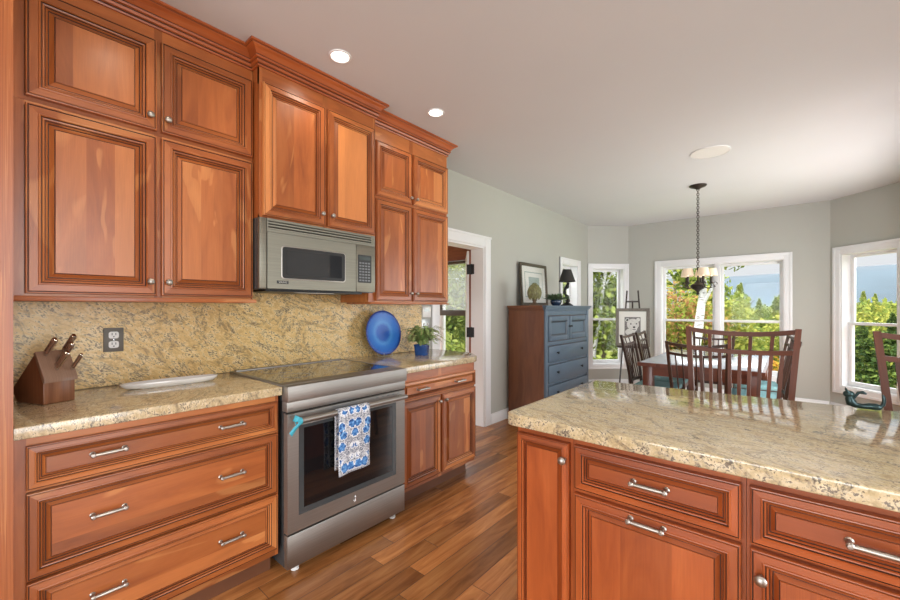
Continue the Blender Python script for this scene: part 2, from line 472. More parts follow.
# ---------------------------------------------------------------- mesh building helpers
class MB:
    """collects geometry in a local frame and links it as one mesh object"""

    def __init__(s, M=None):
        s.v, s.f, s.m, s.uv, s.sm = [], [], [], [], []
        s.M = M or Matrix.Identity(4)

    def face(s, pts, mat=0, uvs=None, smooth=False):
        i = len(s.v)
        for p in pts:
            s.v.append(s.M @ Vector(p))
        s.f.append(tuple(range(i, i + len(pts))))
        s.m.append(mat)
        s.uv.append(uvs or [(0, 0)] * len(pts))
        s.sm.append(smooth)

    def grid(s, rows, mat=0, closed_u=False, closed_v=False, smooth=True, uvf=None, bid=None):
        """rows: list of rings of points sharing vertices"""
        base = len(s.v)
        nr, nc = len(rows), len(rows[0])
        for r in rows:
            for p in r:
                s.v.append(s.M @ Vector(p))
        b = (random.randint(0, 900) if bid is None else bid) * 10
        for i in range(nr if closed_v else nr - 1):
            for j in range(nc if closed_u else nc - 1):
                a, bb = (i, j), (i, (j + 1) % nc)
                c, d = ((i + 1) % nr, (j + 1) % nc), ((i + 1) % nr, j)
                s.f.append(tuple(base + p * nc + q for p, q in (a, bb, c, d)))
                s.m.append(mat)
                s.sm.append(smooth)
                if uvf:
                    s.uv.append([uvf(i, j), uvf(i, j + 1), uvf(i + 1, j + 1), uvf(i + 1, j)])
                else:
                    L = 0.06
                    s.uv.append([(b + 0.01 * j, i * L), (b + 0.01 * (j + 1), i * L), (b + 0.01 * (j + 1), (i + 1) * L), (b + 0.01 * j, (i + 1) * L)])
        return base

    def cap(s, idx, mat=0, smooth=False):
        s.f.append(tuple(idx))
        s.m.append(mat)
        s.uv.append([(0, 0)] * len(idx))
        s.sm.append(smooth)

    def box(s, a0, a1, b0, b1, c0, c1, mat=0, grain=1, bev=0.0):
        b = random.randint(0, 900) * 10
        lo, hi = [a0, b0, c0], [a1, b1, c1]
        for i in range(3):
            if lo[i] > hi[i]:
                lo[i], hi[i] = hi[i], lo[i]
        e = bev
        if e <= 0:
            P = [(lo[0] if not k & 1 else hi[0], lo[1] if not k & 2 else hi[1], lo[2] if not k & 4 else hi[2]) for k in range(8)]
            fs = [(0, 1, 3, 2), (4, 6, 7, 5), (0, 4, 5, 1), (2, 3, 7, 6), (0, 2, 6, 4), (1, 5, 7, 3)]
            base = len(s.v)
            s.v += [s.M @ Vector(p) for p in P]
            for f in fs:
                s.f.append(tuple(base + k for k in f))
                s.m.append(mat)
                s.sm.append(False)
                s.uv.append([s._wuv(P[k], f, P, grain, b) for k in f])
            return
        # bevelled box through bmesh
        bm = bmesh.new()
        bmesh.ops.create_cube(bm, size=1)
        for v in bm.verts:
            v.co = Vector([(lo[i] + hi[i]) / 2 + v.co[i] * (hi[i] - lo[i]) for i in range(3)])
        bmesh.ops.bevel(bm, geom=list(bm.edges), offset=e, segments=2, profile=0.5, affect='EDGES')
        s.add_bm(bm, mat, grain, b)

    def _wuv(s, p, f, P, grain, b):
        axes = [0, 1, 2]
        const = [i for i in axes if all(abs(P[k][i] - P[f[0]][i]) < 1e-9 for k in f)]
        cst = const[0] if const else 2
        rem = [i for i in axes if i != cst]
        if grain in rem:
            al = grain
            ac = [i for i in rem if i != grain][0]
        else:
            ac, al = rem
        return (b + p[ac] % 3.0 * 1.0, p[al])

    def add_bm(s, bm, mat=0, grain=1, b=None, smooth=False):
        b = random.randint(0, 900) * 10 if b is None else b
        bm.verts.index_update()
        bm.normal_update()
        base = len(s.v)
        s.v += [s.M @ v.co for v in bm.verts]
        for f in bm.faces:
            s.f.append(tuple(base + v.index for v in f.verts))
            s.m.append(mat)
            s.sm.append(smooth)
            n = f.normal
            cst = max(range(3), key=lambda i: abs(n[i]))
            rem = [i for i in range(3) if i != cst]
            if grain in rem:
                al = grain
                ac = [i for i in rem if i != grain][0]
            else:
                ac, al = rem
            s.uv.append([(b + v.co[ac] % 3.0, v.co[al]) for v in f.verts])
        bm.free()

    def bar(s, p0, p1, w, d=None, mat=0, up=(0, 0, 1), w2=None, d2=None):
        """rectangular bar from p0 to p1"""
        d = w if d is None else d
        w2 = w if w2 is None else w2
        d2 = d if d2 is None else d2
        p0, p1 = Vector(p0), Vector(p1)
        z = (p1 - p0)
        L = z.length
        z.normalize()
        u = Vector(up)
        if abs(z.dot(u)) > 0.95:
            u = Vector((0, 1, 0))
        x = u.cross(z).normalized()
        y = z.cross(x)
        b = random.randint(0, 900) * 10
        R = []
        for p, ww, dd, t in ((p0, w, d, 0), (p1, w2, d2, L)):
            R.append([p + x * sx * ww / 2 + y * sy * dd / 2 for sx, sy in ((-1, -1), (1, -1), (1, 1), (-1, 1))])
        base = len(s.v)
        s.v += [s.M @ p for r in R for p in r]
        for j in range(4):
            k = (j + 1) % 4
            s.f.append((base + j, base + k, base + 4 + k, base + 4 + j))
            ww = w if j % 2 == 0 else d
            s.uv.append([(b + j * .1, 0), (b + j * .1 + ww, 0), (b + j * .1 + ww, L), (b + j * .1, L)])
            s.m.append(mat)
            s.sm.append(False)
        for f in ((3, 2, 1, 0), (4, 5, 6, 7)):
            s.f.append(tuple(base + q for q in f))
            s.uv.append([(b, 0)] * 4)
            s.m.append(mat)
            s.sm.append(False)

    def tube(s, path, r, seg=10, mat=0, caps=True, closed=False):
        path = [Vector(p) for p in path]
        n = len(path)
        rs = r if isinstance(r, (list, tuple)) else [r] * n
        rows = []
        prev = None
        for i, p in enumerate(path):
            if closed:
                t = path[(i + 1) % n] - path[i - 1]
            else:
                t = path[min(i + 1, n - 1)] - path[max(i - 1, 0)]
            t.normalize()
            if prev is None:
                a = Vector((0, 0, 1)) if abs(t.z) < 0.9 else Vector((1, 0, 0))
                x = a.cross(t).normalized()
            else:
                x = (prev - t * prev.dot(t)).normalized()
            prev = x
            y = t.cross(x)
            rows.append([p + (x * math.cos(2 * math.pi * k / seg) + y * math.sin(2 * math.pi * k / seg)) * rs[i] for k in range(seg)])
        base = s.grid(rows, mat, closed_u=True, closed_v=closed)
        if caps and not closed:
            s.cap([base + k for k in range(seg)][::-1], mat)
            s.cap([base + (n - 1) * seg + k for k in range(seg)], mat)

    def lathe(s, prof, c=(0, 0, 0), seg=28, mat=0, axis='z', caps=True):
        """prof: list of (radius, height)"""
        c = Vector(c)
        rows = []
        for r, h in prof:
            ring = []
            for k in range(seg):
                a = 2 * math.pi * k / seg
                p = (r * math.cos(a), r * math.sin(a), h)
                if axis == 'x':
                    p = (h, r * math.cos(a), r * math.sin(a))
                elif axis == 'y':
                    p = (r * math.cos(a), h, r * math.sin(a))
                ring.append(c + Vector(p))
            rows.append(ring)
        base = s.grid(rows, mat, closed_u=True)
        n = len(prof)
        if caps:
            if prof[0][0] > 1e-5:
                s.cap([base + k for k in range(seg)][::-1], mat)
            if prof[-1][0] > 1e-5:
                s.cap([base + (n - 1) * seg + k for k in range(seg)], mat)

    def ball(s, c, r, mat=0, seg=14, scale=(1, 1, 1)):
        rows = []
        m = seg // 2
        for i in range(m + 1):
            th = math.pi * i / m
            rr, h = max(math.sin(th), 1e-4), -math.cos(th)
            rows.append([Vector(c) + Vector((r * scale[0] * rr * math.cos(2 * math.pi * k / seg), r * scale[1] * rr * math.sin(2 * math.pi * k / seg), r * scale[2] * h)) for k in range(seg)])
        s.grid(rows, mat, closed_u=True)

    def prism(s, poly, h0, h1, mat=0, bev=0.0, seg=2):
        """polygon in the local xy-plane extruded from z=h0 to h1"""
        bm = bmesh.new()
        vs = [bm.verts.new((p[0], p[1], h0)) for p in poly]
        f = bm.faces.new(vs)
        r = bmesh.ops.extrude_face_region(bm, geom=[f])
        for v in r['geom']:
            if isinstance(v, bmesh.types.BMVert):
                v.co.z = h1
        bmesh.ops.recalc_face_normals(bm, faces=list(bm.faces))
        if bev:
            ed = [e for e in bm.edges if abs(e.verts[0].co.z - e.verts[1].co.z) < 1e-6]
            bmesh.ops.bevel(bm, geom=ed, offset=bev, segments=seg, profile=0.5, affect='EDGES')
        s.add_bm(bm, mat, 1)

    def build(s, name, mats, parent=None, local=False, angle=35, recalc=True, doubles=False):
        me = bpy.data.meshes.new(name)
        off = Vector((0, 0, 0))
        if not local:
            q = parent
            while q is not None:
                off += q.location
                q = q.parent
        org = Vector((0, 0, 0))
        vs = [v - off for v in s.v]
        if parent is None and not local:
            xs = np.array([tuple(v) for v in vs])
            lo, hi = xs.min(0), xs.max(0)
            org = Vector(((lo[0] + hi[0]) / 2, (lo[1] + hi[1]) / 2, lo[2]))
            vs = [v - org for v in vs]
        me.from_pydata([tuple(v) for v in vs], [], s.f)
        for m in (mats if isinstance(mats, (list, tuple)) else [mats]):
            me.materials.append(MATS[m])
        me.polygons.foreach_set('material_index', s.m)
        me.polygons.foreach_set('use_smooth', s.sm)
        ul = me.uv_layers.new(name='UVMap')
        ul.data.foreach_set('uv', [c for f in s.uv for p in f for c in p])
        if recalc:
            bm = bmesh.new()
            bm.from_mesh(me)
            if doubles:
                bmesh.ops.remove_doubles(bm, verts=list(bm.verts), dist=1e-5)
            bmesh.ops.recalc_face_normals(bm, faces=list(bm.faces))
            bm.to_mesh(me)
            bm.free()
        me.set_sharp_from_angle(angle=math.radians(angle))
        o = bpy.data.objects.new(name, me)
        C.objects.link(o)
        if parent is not None:
            o.parent = parent
        else:
            o.location = org
        return o


def tag(o, label, cat, group=None):
    o['label'] = label
    o['category'] = cat
    if group:
        o['group'] = group
    return o


def thing(name, label, cat, loc=(0, 0, 0), group=None, rotz=0.0):
    o = bpy.data.objects.new(name, None)
    o.empty_display_size = 0.1
    C.objects.link(o)
    o.location = loc
    o.rotation_euler = (0, 0, rotz)
    return tag(o, label, cat, group)


def struct_root(name, loc=(0, 0, 0)):
    o = bpy.data.objects.new(name, None)
    o.empty_display_size = 0.1
    C.objects.link(o)
    o.location = loc
    o['kind'] = 'structure'
    return o


def dup(root, loc, rotz, label, group=None):
    def cp(o, par):
        c = o.copy()
        C.objects.link(c)
        c.parent = par
        for ch in list(o.children):
            cp(ch, c)
        return c
    r = cp(root, None)
    r.location = loc
    r.rotation_euler = (0, 0, rotz)
    r['label'] = label
    if group:
        r['group'] = group
    return r


def frame(o, a, b, n):
    M = Matrix.Identity(4)
    for i, ax in enumerate((a, b, n)):
        for k in range(3):
            M[k][i] = ax[k]
    for k in range(3):
        M[k][3] = o[k]
    return M


def fx(x, y, z):      # face looking into the room from the left wall: a=+Y, b=+Z, n=+X
    return frame((x, y, z), (0, 1, 0), (0, 0, 1), (1, 0, 0))


def fy(x, y, z):      # face of the island: a=+X, b=+Z, n=-Y
    return frame((x, y, z), (1, 0, 0), (0, 0, 1), (0, -1, 0))


# ---------------------------------------------------------------- room dimensions
W = -2.52            # left wall
CEIL = 2.645
BX0, BY0 = W, 6.40   # start of the left bay wall
BX1, BY1 = -2.03, 6.89
BX2 = 0.385          # right end of the back wall
BX3, BY3 = 0.90, 6.375
TH = 0.17
q = math.sqrt(0.5)


def wall_open(name, M, length, height, ops, mat='wall_paint', th=TH, parent=None):
    """wall slab with openings; local frame a along, b up, n into the room"""
    mb = MB(M)
    As = sorted({0, length, *[o[0] for o in ops], *[o[1] for o in ops]})
    Bs = sorted({0, height, *[o[2] for o in ops], *[o[3] for o in ops]})
    for i in range(len(As) - 1):
        for j in range(len(Bs) - 1):
            a, b = (As[i] + As[i + 1]) / 2, (Bs[j] + Bs[j + 1]) / 2
            if any(o[0] < a < o[1] and o[2] < b < o[3] for o in ops):
                continue
            mb.box(As[i], As[i + 1], Bs[j], Bs[j + 1], -th, 0)
    o = mb.build(name, mat, parent)
    if parent is None:
        o['kind'] = 'structure'
    return o


# floor boards run along Y
mb = MB()
rng = random.Random(3)
x = -2.7
k = 0
while x < 3.3:
    w = 0.105
    y = -3.6 + rng.uniform(-1.2, 0)
    while y < 7.0:
        L = rng.uniform(0.55, 1.5)
        y0, y1 = max(y, -3.6), min(y + L, 7.0)
        if y1 > -3.6:
            b = rng.randint(0, 990) * 10
            e = 0.0012
            P = [(x + e, y0 + e, 0), (x + w - e, y0 + e, 0), (x + w - e, y1 - e, 0), (x + e, y1 - e, 0)]
            mb.face(P, 0, [(b + p[0] - x, p[1]) for p in P])
        y += L
    x += w
mb.box(-2.7, 3.3, -3.6, 7.0, -0.12, -0.0015, 1)
fl = mb.build('floor', ['oak_floor', 'dark_gap'], recalc=False)
fl['kind'] = 'structure'

mb = MB()
mb.prism([(-2.72, -3.6), (3.4, -3.6), (3.4, 3.5), (1.07, 3.5), (1.07, 6.45), (0.455, 7.06), (-2.1, 7.06), (-2.72, 6.44)], CEIL, CEIL + 0.15)
o = mb.build('ceiling', 'ceiling_paint')
o['kind'] = 'structure'

# left wall with the porch doorway and the small dining window
Y00 = -3.5
DOOR = (2.76, 3.50, 0.0, 1.955)
SWIN = (5.43, 5.98, 0.36, 1.945)
wall_open('wall_left', fx(W, Y00, 0), BY0 - Y00, CEIL, [(DOOR[0] - Y00, DOOR[1] - Y00, 0, DOOR[3]), (SWIN[0] - Y00, SWIN[1] - Y00, SWIN[2], SWIN[3])])
ML = frame((BX0, BY0, 0), (q, q, 0), (0, 0, 1), (q, -q, 0))
LL = math.hypot(BX1 - BX0, BY1 - BY0)
LW = (0.075, LL - 0.075, 0.36, 1.945)
wall_open('wall_bay_left', ML, LL, CEIL, [LW])
MBK = frame((BX1, BY1, 0), (1, 0, 0), (0, 0, 1), (0, -1, 0))
LB = BX2 - BX1
BW = (-1.545 - BX1, -0.06 - BX1, 0.36, 1.945)
wall_open('wall_back', MBK, LB, CEIL, [BW])
MR = frame((BX2, BY1, 0), (q, -q, 0), (0, 0, 1), (-q, -q, 0))
LR = math.hypot(BX3 - BX2, BY1 - BY3)
RW = (0.125, LR - 0.02, 0.33, 1.955)
wall_open('wall_bay_right', MR, LR, CEIL, [RW])
wall_open('wall_right', frame((BX3, BY3, 0), (0, -1, 0), (0, 0, 1), (-1, 0, 0)), BY3 - 3.3, CEIL, [(0.5, 2.5, 0.02, 2.1)])
wall_open('wall_kitchen_corner', frame((BX3, 3.3, 0), (1, 0, 0), (0, 0, 1), (0, -1, 0)), 3.2 - BX3, CEIL, [])
wall_open('wall_kitchen_right', frame((3.2, 3.3, 0), (0, -1, 0), (0, 0, 1), (-1, 0, 0)), 6.8, CEIL, [(1.3, 4.5, 0.65, 2.25)])
wall_open('wall_rear', frame((3.2, -3.5, 0), (-1, 0, 0), (0, 0, 1), (0, 1, 0)), 3.2 - W, CEIL, [(2.0, 4.8, 0.55, 2.15)])


def window(name, M, op, cas=0.085, double=False, cas_out=0.022):
    """casing, jamb lining, sashes and panes in an opening of a wall frame"""
    a0, a1, b0, b1 = op
    root = struct_root(name, tuple(M @ Vector(((a0 + a1) / 2, b0, 0))))
    mb = MB(M)
    for k, (c, t) in enumerate(((cas, 0.014), (cas * 0.35, cas_out))):
        ins = cas - c
        o_ = (a0 - cas, a1 + cas, b0 - cas, b1 + cas)
        mb.box(o_[0], o_[0] + c, o_[2], o_[3], 0.001, t, bev=0.002)
        mb.box(o_[1] - c, o_[1], o_[2], o_[3], 0.001, t, bev=0.002)
        mb.box(o_[0] + c, o_[1] - c, o_[3] - c, o_[3], 0.001, t, bev=0.002)
        mb.box(o_[0] + c, o_[1] - c, o_[2], o_[2] + c, 0.001, t, bev=0.002)
    mb.build('casing', 'white_trim', root)
    mb = MB(M)
    t = 0.012
    mb.box(a0, a0 + t, b0, b1, -TH, 0.001)
    mb.box(a1 - t, a1, b0, b1, -TH, 0.001)
    mb.box(a0 + t, a1 - t, b1 - t, b1, -TH, 0.001)
    mb.box(a0 + t, a1 - t, b0, b0 + t, -TH, 0.001)
    mb.build('jamb_lining', 'white_trim', root)
    parts = [(a0 + t, a1 - t)]
    if double:
        mid = (a0 + a1) / 2
        mb = MB(M)
        mb.box(mid - 0.034, mid + 0.034, b0 + t, b1 - t, -TH, -0.02, bev=0.003)
        mb.build('mullion', 'white_trim', root)
        parts = [(a0 + t, mid - 0.034), (mid + 0.034, a1 - t)]
    for p0, p1 in parts:
        zb, zt = b0 + t, b1 - t
        zm = (1.10 if b0 < 1 else (zb + zt) / 2)
        for nm, z0, z1, n0, bot in (('lower_sash', zb, zm + 0.016, -0.115, 0.055), ('upper_sash', zm - 0.016, zt, -0.148, 0.032)):
            mb = MB(M)
            st = 0.036
            top = 0.032 if nm == 'lower_sash' else 0.036
            mb.box(p0, p0 + st, z0, z1, n0, n0 + 0.03, bev=0.002)
            mb.box(p1 - st, p1, z0, z1, n0, n0 + 0.03, bev=0.002)
            mb.box(p0 + st, p1 - st, z0, z0 + bot, n0, n0 + 0.03, bev=0.002)
            mb.box(p0 + st, p1 - st, z1 - top, z1, n0, n0 + 0.03, bev=0.002)
            sash = mb.build(nm, 'white_trim', root)
            mb = MB(M)
            mb.box(p0 + st - 0.004, p1 - st + 0.004, z0 + bot - 0.004, z1 - top + 0.004, n0 + 0.012, n0 + 0.018)
            mb.build('pane', 'pane_glass', sash)
    return root


window('window_1', fx(W, 0, 0), SWIN)
window('window_2', ML, LW, cas=0.075)
window('window_3', MBK, BW, double=True)
window('window_4', MR, RW, cas=0.085)

# baseboards
def baseboard(name, M, segs, h=0.115):
    mb = MB(M)
    for a0, a1 in segs:
        mb.box(a0, a1, 0, h - 0.02, 0.001, 0.016, bev=0.002)
        mb.box(a0, a1, h - 0.022, h, 0.001, 0.011, bev=0.002)
    o = mb.build(name, 'white_trim')
    o['kind'] = 'structure'


baseboard('baseboard_left', fx(W, 0, 0), [(3.61, BY0 - 0.01)])
baseboard('baseboard_bay_left', ML, [(0.01, LL - 0.01)])
baseboard('baseboard_back', MBK, [(0.01, LB - 0.01)])
baseboard('baseboard_bay_right', MR, [(0.01, LR - 0.01)])
baseboard('baseboard_right', frame((BX3, BY3, 0), (0, -1, 0), (0, 0, 1), (-1, 0, 0)), [(0.01, 0.45), (2.55, 3.0)])

# doorway trim, jambs and the door swung open into the porch
mb = MB(fx(W, 0, 0))
c = 0.10
for s0, s1 in ((DOOR[0] - c, DOOR[0]), (DOOR[1], DOOR[1] + c)):
    mb.box(s0, s1, 0, DOOR[3] + c, 0.001, 0.018, bev=0.003)
mb.box(DOOR[0], DOOR[1], DOOR[3], DOOR[3] + c, 0.001, 0.018, bev=0.003)
mb.box(DOOR[0] - c - 0.006, DOOR[1] + c + 0.006, DOOR[3] + c - 0.012, DOOR[3] + c + 0.012, 0.001, 0.026, bev=0.003)
o = mb.build('trim_1', 'white_trim')
o['kind'] = 'structure'
mb = MB(fx(W, 0, 0))
mb.box(DOOR[0], DOOR[0] + 0.018, 0, DOOR[3], -TH, 0.002)
mb.box(DOOR[1] - 0.018, DOOR[1], 0, DOOR[3], -TH, 0.002)
mb.box(DOOR[0] + 0.018, DOOR[1] - 0.018, DOOR[3] - 0.018, DOOR[3], -TH, 0.002)
o = mb.build('trim_2', 'white_trim')
o['kind'] = 'structure'
hx, hy = W - TH + 0.005, DOOR[1] - 0.022
dd = Vector((-0.640, 0.768, 0)).normalized()
dn = Vector((-dd.y, dd.x, 0))            # to the left of the leaf seen from the hinge
droot = struct_root('door_1', (hx, hy, 0))
MD = frame((hx, hy, 0), tuple(dd), (0, 0, 1), tuple(dn))
mb = MB(MD)
mb.box(0.012, 0.72, 0.012, 1.925, 0.0, 0.022, 0)
mb.box(0.012, 0.72, 0.012, 1.925, 0.022, 0.045, 1)
mb.build('door_leaf', ['porch_wood', 'white_trim'], droot)
for z in (0.30, 1.02, 1.72):
    mb = MB(fx(W, 0, 0))
    mb.box(DOOR[1] - 0.0195, DOOR[1] - 0.0175, z - 0.055, z + 0.055, -TH - 0.004, -TH + 0.045)
    mb.M = Matrix.Identity(4)
    mb.lathe([(0.009, z - 0.058), (0.009, z + 0.058)], (hx + 0.002, hy + 0.006, 0), 10)
    mb.M = MD
    mb.box(0.009, 0.013, z - 0.055, z + 0.055, -0.004, 0.05)
    mb.build('hinge', 'black_metal', droot)

# porch room seen through the doorway
PX0, PX1, PY0, PY1, PC = -5.6, W - TH, 1.0, 5.0, 2.32
mb = MB()
mb.box(PX0, PX1, PY0, PY1, -0.12, -0.002)
o = mb.build('floor_porch', 'oak_floor'); o['kind'] = 'structure'
mb = MB()
n = 0
yy = PY0
while yy < PY1:
    mb.box(PX0, PX1, yy + 0.002, min(yy + 0.13, PY1), PC, PC + 0.04, grain=0)
    yy += 0.13
o = mb.build('ceiling_porch', 'porch_wood'); o['kind'] = 'structure'
pw0, pw1 = -4.52 - PX0, -3.80 - PX0
wall_open('wall_porch_far', frame((PX0, PY1, 0), (1, 0, 0), (0, 0, 1), (0, -1, 0)), PX1 - PX0, PC, [(pw0, pw1, 0.10, 2.06), (0.1, 0.9, 0.3, 2.06)], mat='white_trim', th=0.12)
wall_open('wall_porch_left', fx(PX0, PY0, 0), PY1 - PY0, PC, [(0.3, 3.6, 0.5, 2.0)], mat='white_trim', th=0.12)
wall_open('wall_porch_near', frame((PX1, PY0, 0), (-1, 0, 0), (0, 0, 1), (0, 1, 0)), PX1 - PX0, PC, [(0.4, 2.4, 0.5, 2.0)], mat='white_trim', th=0.12)
mb = MB()
mb.box(PX0, PX1, PY1 - 0.03, PY1 - 0.002, 2.07, PC - 0.002, grain=0)
o = mb.build('trim_3', 'porch_wood'); o['kind'] = 'structure'
proot = struct_root('window_5', (-4.16, PY1, 0.1))
mb = MB()
x0, x1 = -4.52, -3.80
for a, b, z0, z1 in ((x0, x0 + 0.05, 0.1, 2.06), (x1 - 0.05, x1, 0.1, 2.06), (x0 + 0.05, x1 - 0.05, 0.1, 0.16), (x0 + 0.05, x1 - 0.05, 2.01, 2.06)):
    mb.box(a, b, PY1 - 0.005, PY1 + 0.08, z0, z1, bev=0.003)
fr_ = mb.build('frame', 'white_trim', proot)
mb = MB()
mb.box(x0 + 0.045, x1 - 0.045, PY1 + 0.03, PY1 + 0.036, 0.155, 2.015)
mb.build('pane', 'pane_glass', fr_)
sh = thing('window_screen', 'brown-framed grey mesh screen covering the upper half of the porch window', 'window screen', (-4.16, PY1 - 0.02, 1.16))
mb = MB()
mb.box(x0 + 0.02, x1 - 0.03, PY1 - 0.045, PY1 - 0.008, 1.165, 1.255, 0, bev=0.004)
mb.box(x1 - 0.075, x1 - 0.03, PY1 - 0.04, PY1 - 0.008, 1.255, 2.05, 0, bev=0.003)
mb.box(x0 + 0.02, x0 + 0.06, PY1 - 0.04, PY1 - 0.008, 1.255, 2.05, 0, bev=0.003)
mb.box(x0 + 0.06, x1 - 0.075, PY1 - 0.04, PY1 - 0.008, 2.01, 2.05, 0, bev=0.003)
mb.build('screen_frame', 'shade_mesh_bar', sh)
mb = MB()
mb.box(x0 + 0.06, x1 - 0.075, PY1 - 0.025, PY1 - 0.021, 1.25, 2.015)
mb.build('mesh_panel', 'screen_mesh', sh)


# ---------------------------------------------------------------- cabinet pieces
PROFILE = [(0, 0.0, 0), (0, 0.016, 0), (0.0025, 0.0195, 0), (0.007, 0.020, 0), (0.0082, 0.0172, 1), (0.0105, 0.0172, 1), (0.0125, 0.0205, 0),
           (0.040, 0.0215, 0), (0.042, 0.0242, 0), (0.047, 0.0248, 0), (0.0495, 0.0218, 0), (0.0505, 0.0175, 1), (0.0525, 0.0175, 1), (0.055, 0.0198, 0), (0.0595, 0.0188, 0),
           (0.062, 0.0145, 0), (0.063, 0.0115, 1), (0.065, 0.0115, 1), (0.068, 0.0128, 0), (0.072, 0.0085, 0), (0.0735, 0.0065, 1), (0.0762, 0.0065, 1),
           (0.093, 0.015, 0), (0.0942, 0.0138, 1), (0.0958, 0.0138, 1), (0.0975, 0.0172, 0)]


def panel(mb, a0, a1, b0, b1, s=0.8, vertical=True, nb=2, ds=1.0):
    ids = [random.randint(0, 900) * 10 for _ in range(4)]
    R = [(i * s, d * ds + 0.001, g) for i, d, g in PROFILE]
    for k in range(len(R) - 1):
        (i0, d0, _), (i1, d1, g) = R[k], R[k + 1]
        c0 = [(a0 + i0, b0 + i0), (a1 - i0, b0 + i0), (a1 - i0, b1 - i0), (a0 + i0, b1 - i0)]
        c1 = [(a0 + i1, b0 + i1), (a1 - i1, b0 + i1), (a1 - i1, b1 - i1), (a0 + i1, b1 - i1)]
        for e in range(4):
            f = (e + 1) % 4
            pts = [(*c0[e], d0), (*c0[f], d0), (*c1[f], d1), (*c1[e], d1)]
            al = 0 if e % 2 == 0 else 1
            b = ids[e]
            uv = [(b + i0 + d0, c0[e][al]), (b + i0 + d0, c0[f][al]), (b + i1 + d1, c1[f][al]), (b + i1 + d1, c1[e][al])]
            mb.face(pts, g, uv)
    i, d, _ = R[-1]
    fa0, fa1, fb0, fb1 = a0 + i, a1 - i, b0 + i, b1 - i
    cuts = [0] + sorted(random.uniform(0.2, 0.8) if nb == 2 else (k + random.uniform(-0.2, 0.2)) / nb for k in range(1, nb)) + [1]
    for k in range(nb):
        b = random.randint(0, 900) * 10
        if vertical:
            x0, x1 = fa0 + (fa1 - fa0) * cuts[k], fa0 + (fa1 - fa0) * cuts[k + 1]
            P = [(x0, fb0), (x1, fb0), (x1, fb1), (x0, fb1)]
            uv = [(b + p[0] % 3, p[1]) for p in P]
        else:
            x0, x1 = fb0 + (fb1 - fb0) * cuts[k], fb0 + (fb1 - fb0) * cuts[k + 1]
            P = [(fa0, x0), (fa1, x0), (fa1, x1), (fa0, x1)]
            uv = [(b + p[1] % 3, p[0]) for p in P]
        mb.face([(*p, d) for p in P], 0, uv)
    mb.face([(a0, b0, 0.001), (a0, b1, 0.001), (a1, b1, 0.001), (a1, b0, 0.001)], 0)


def cab_front(root, M, name, a0, a1, b0, b1, s, vertical=True, nb=2, wood_='cherry'):
    mb = MB(M)
    panel(mb, a0, a1, b0, b1, s, vertical, nb)
    return mb.build(name, [wood_, 'glaze'], root, recalc=False)


def bar_handle(parent, M, a, b, n0, L=0.088, r=0.0064):
    mb = MB(M)
    h = L / 2
    for s_ in (-1, 1):
        mb.lathe([(0.0085, n0 - 0.001), (0.0085, n0 + 0.003), (0.0055, n0 + 0.006), (0.005, n0 + 0.022), (0.0075, n0 + 0.026), (0.0078, n0 + 0.031), (0.005, n0 + 0.034), (0.0005, n0 + 0.0345)], (a + s_ * h, b, 0), 14)
    mb.lathe([(r * 0.9, -h), (r, -h * 0.5), (r * 1.08, 0), (r, h * 0.5), (r * 0.9, h)], (a, b, n0 + 0.027), 12, axis='x', caps=True)
    return mb.build('handle', 'nickel', parent)


def knob(parent, M, a, b, n0, r=0.014):
    mb = MB(M)
    mb.lathe([(0.008, n0 - 0.001), (0.007, n0 + 0.004), (0.0055, n0 + 0.010), (0.007, n0 + 0.014), (r, n0 + 0.019), (r * 0.98, n0 + 0.024), (r * 0.7, n0 + 0.028), (r * 0.3, n0 + 0.0295), (0.0004, n0 + 0.030)], (a, b, 0), 18)
    return mb.build('knob', 'nickel', parent)


def face_frame(mb, a0, a1, b0, b1, holes_a, holes_b, n0=-0.02, n1=0.0):
    """stiles and rails in the cabinet's face plane: bars at given coordinates (a,width),(b,height)"""
    for a, w in holes_a:
        mb.box(a, a + w, b0, b1, n0, n1, grain=1)
    for b, h in holes_b:
        mb.box(a0, a1, b, b + h, n0, n1 - 0.0004, grain=0)


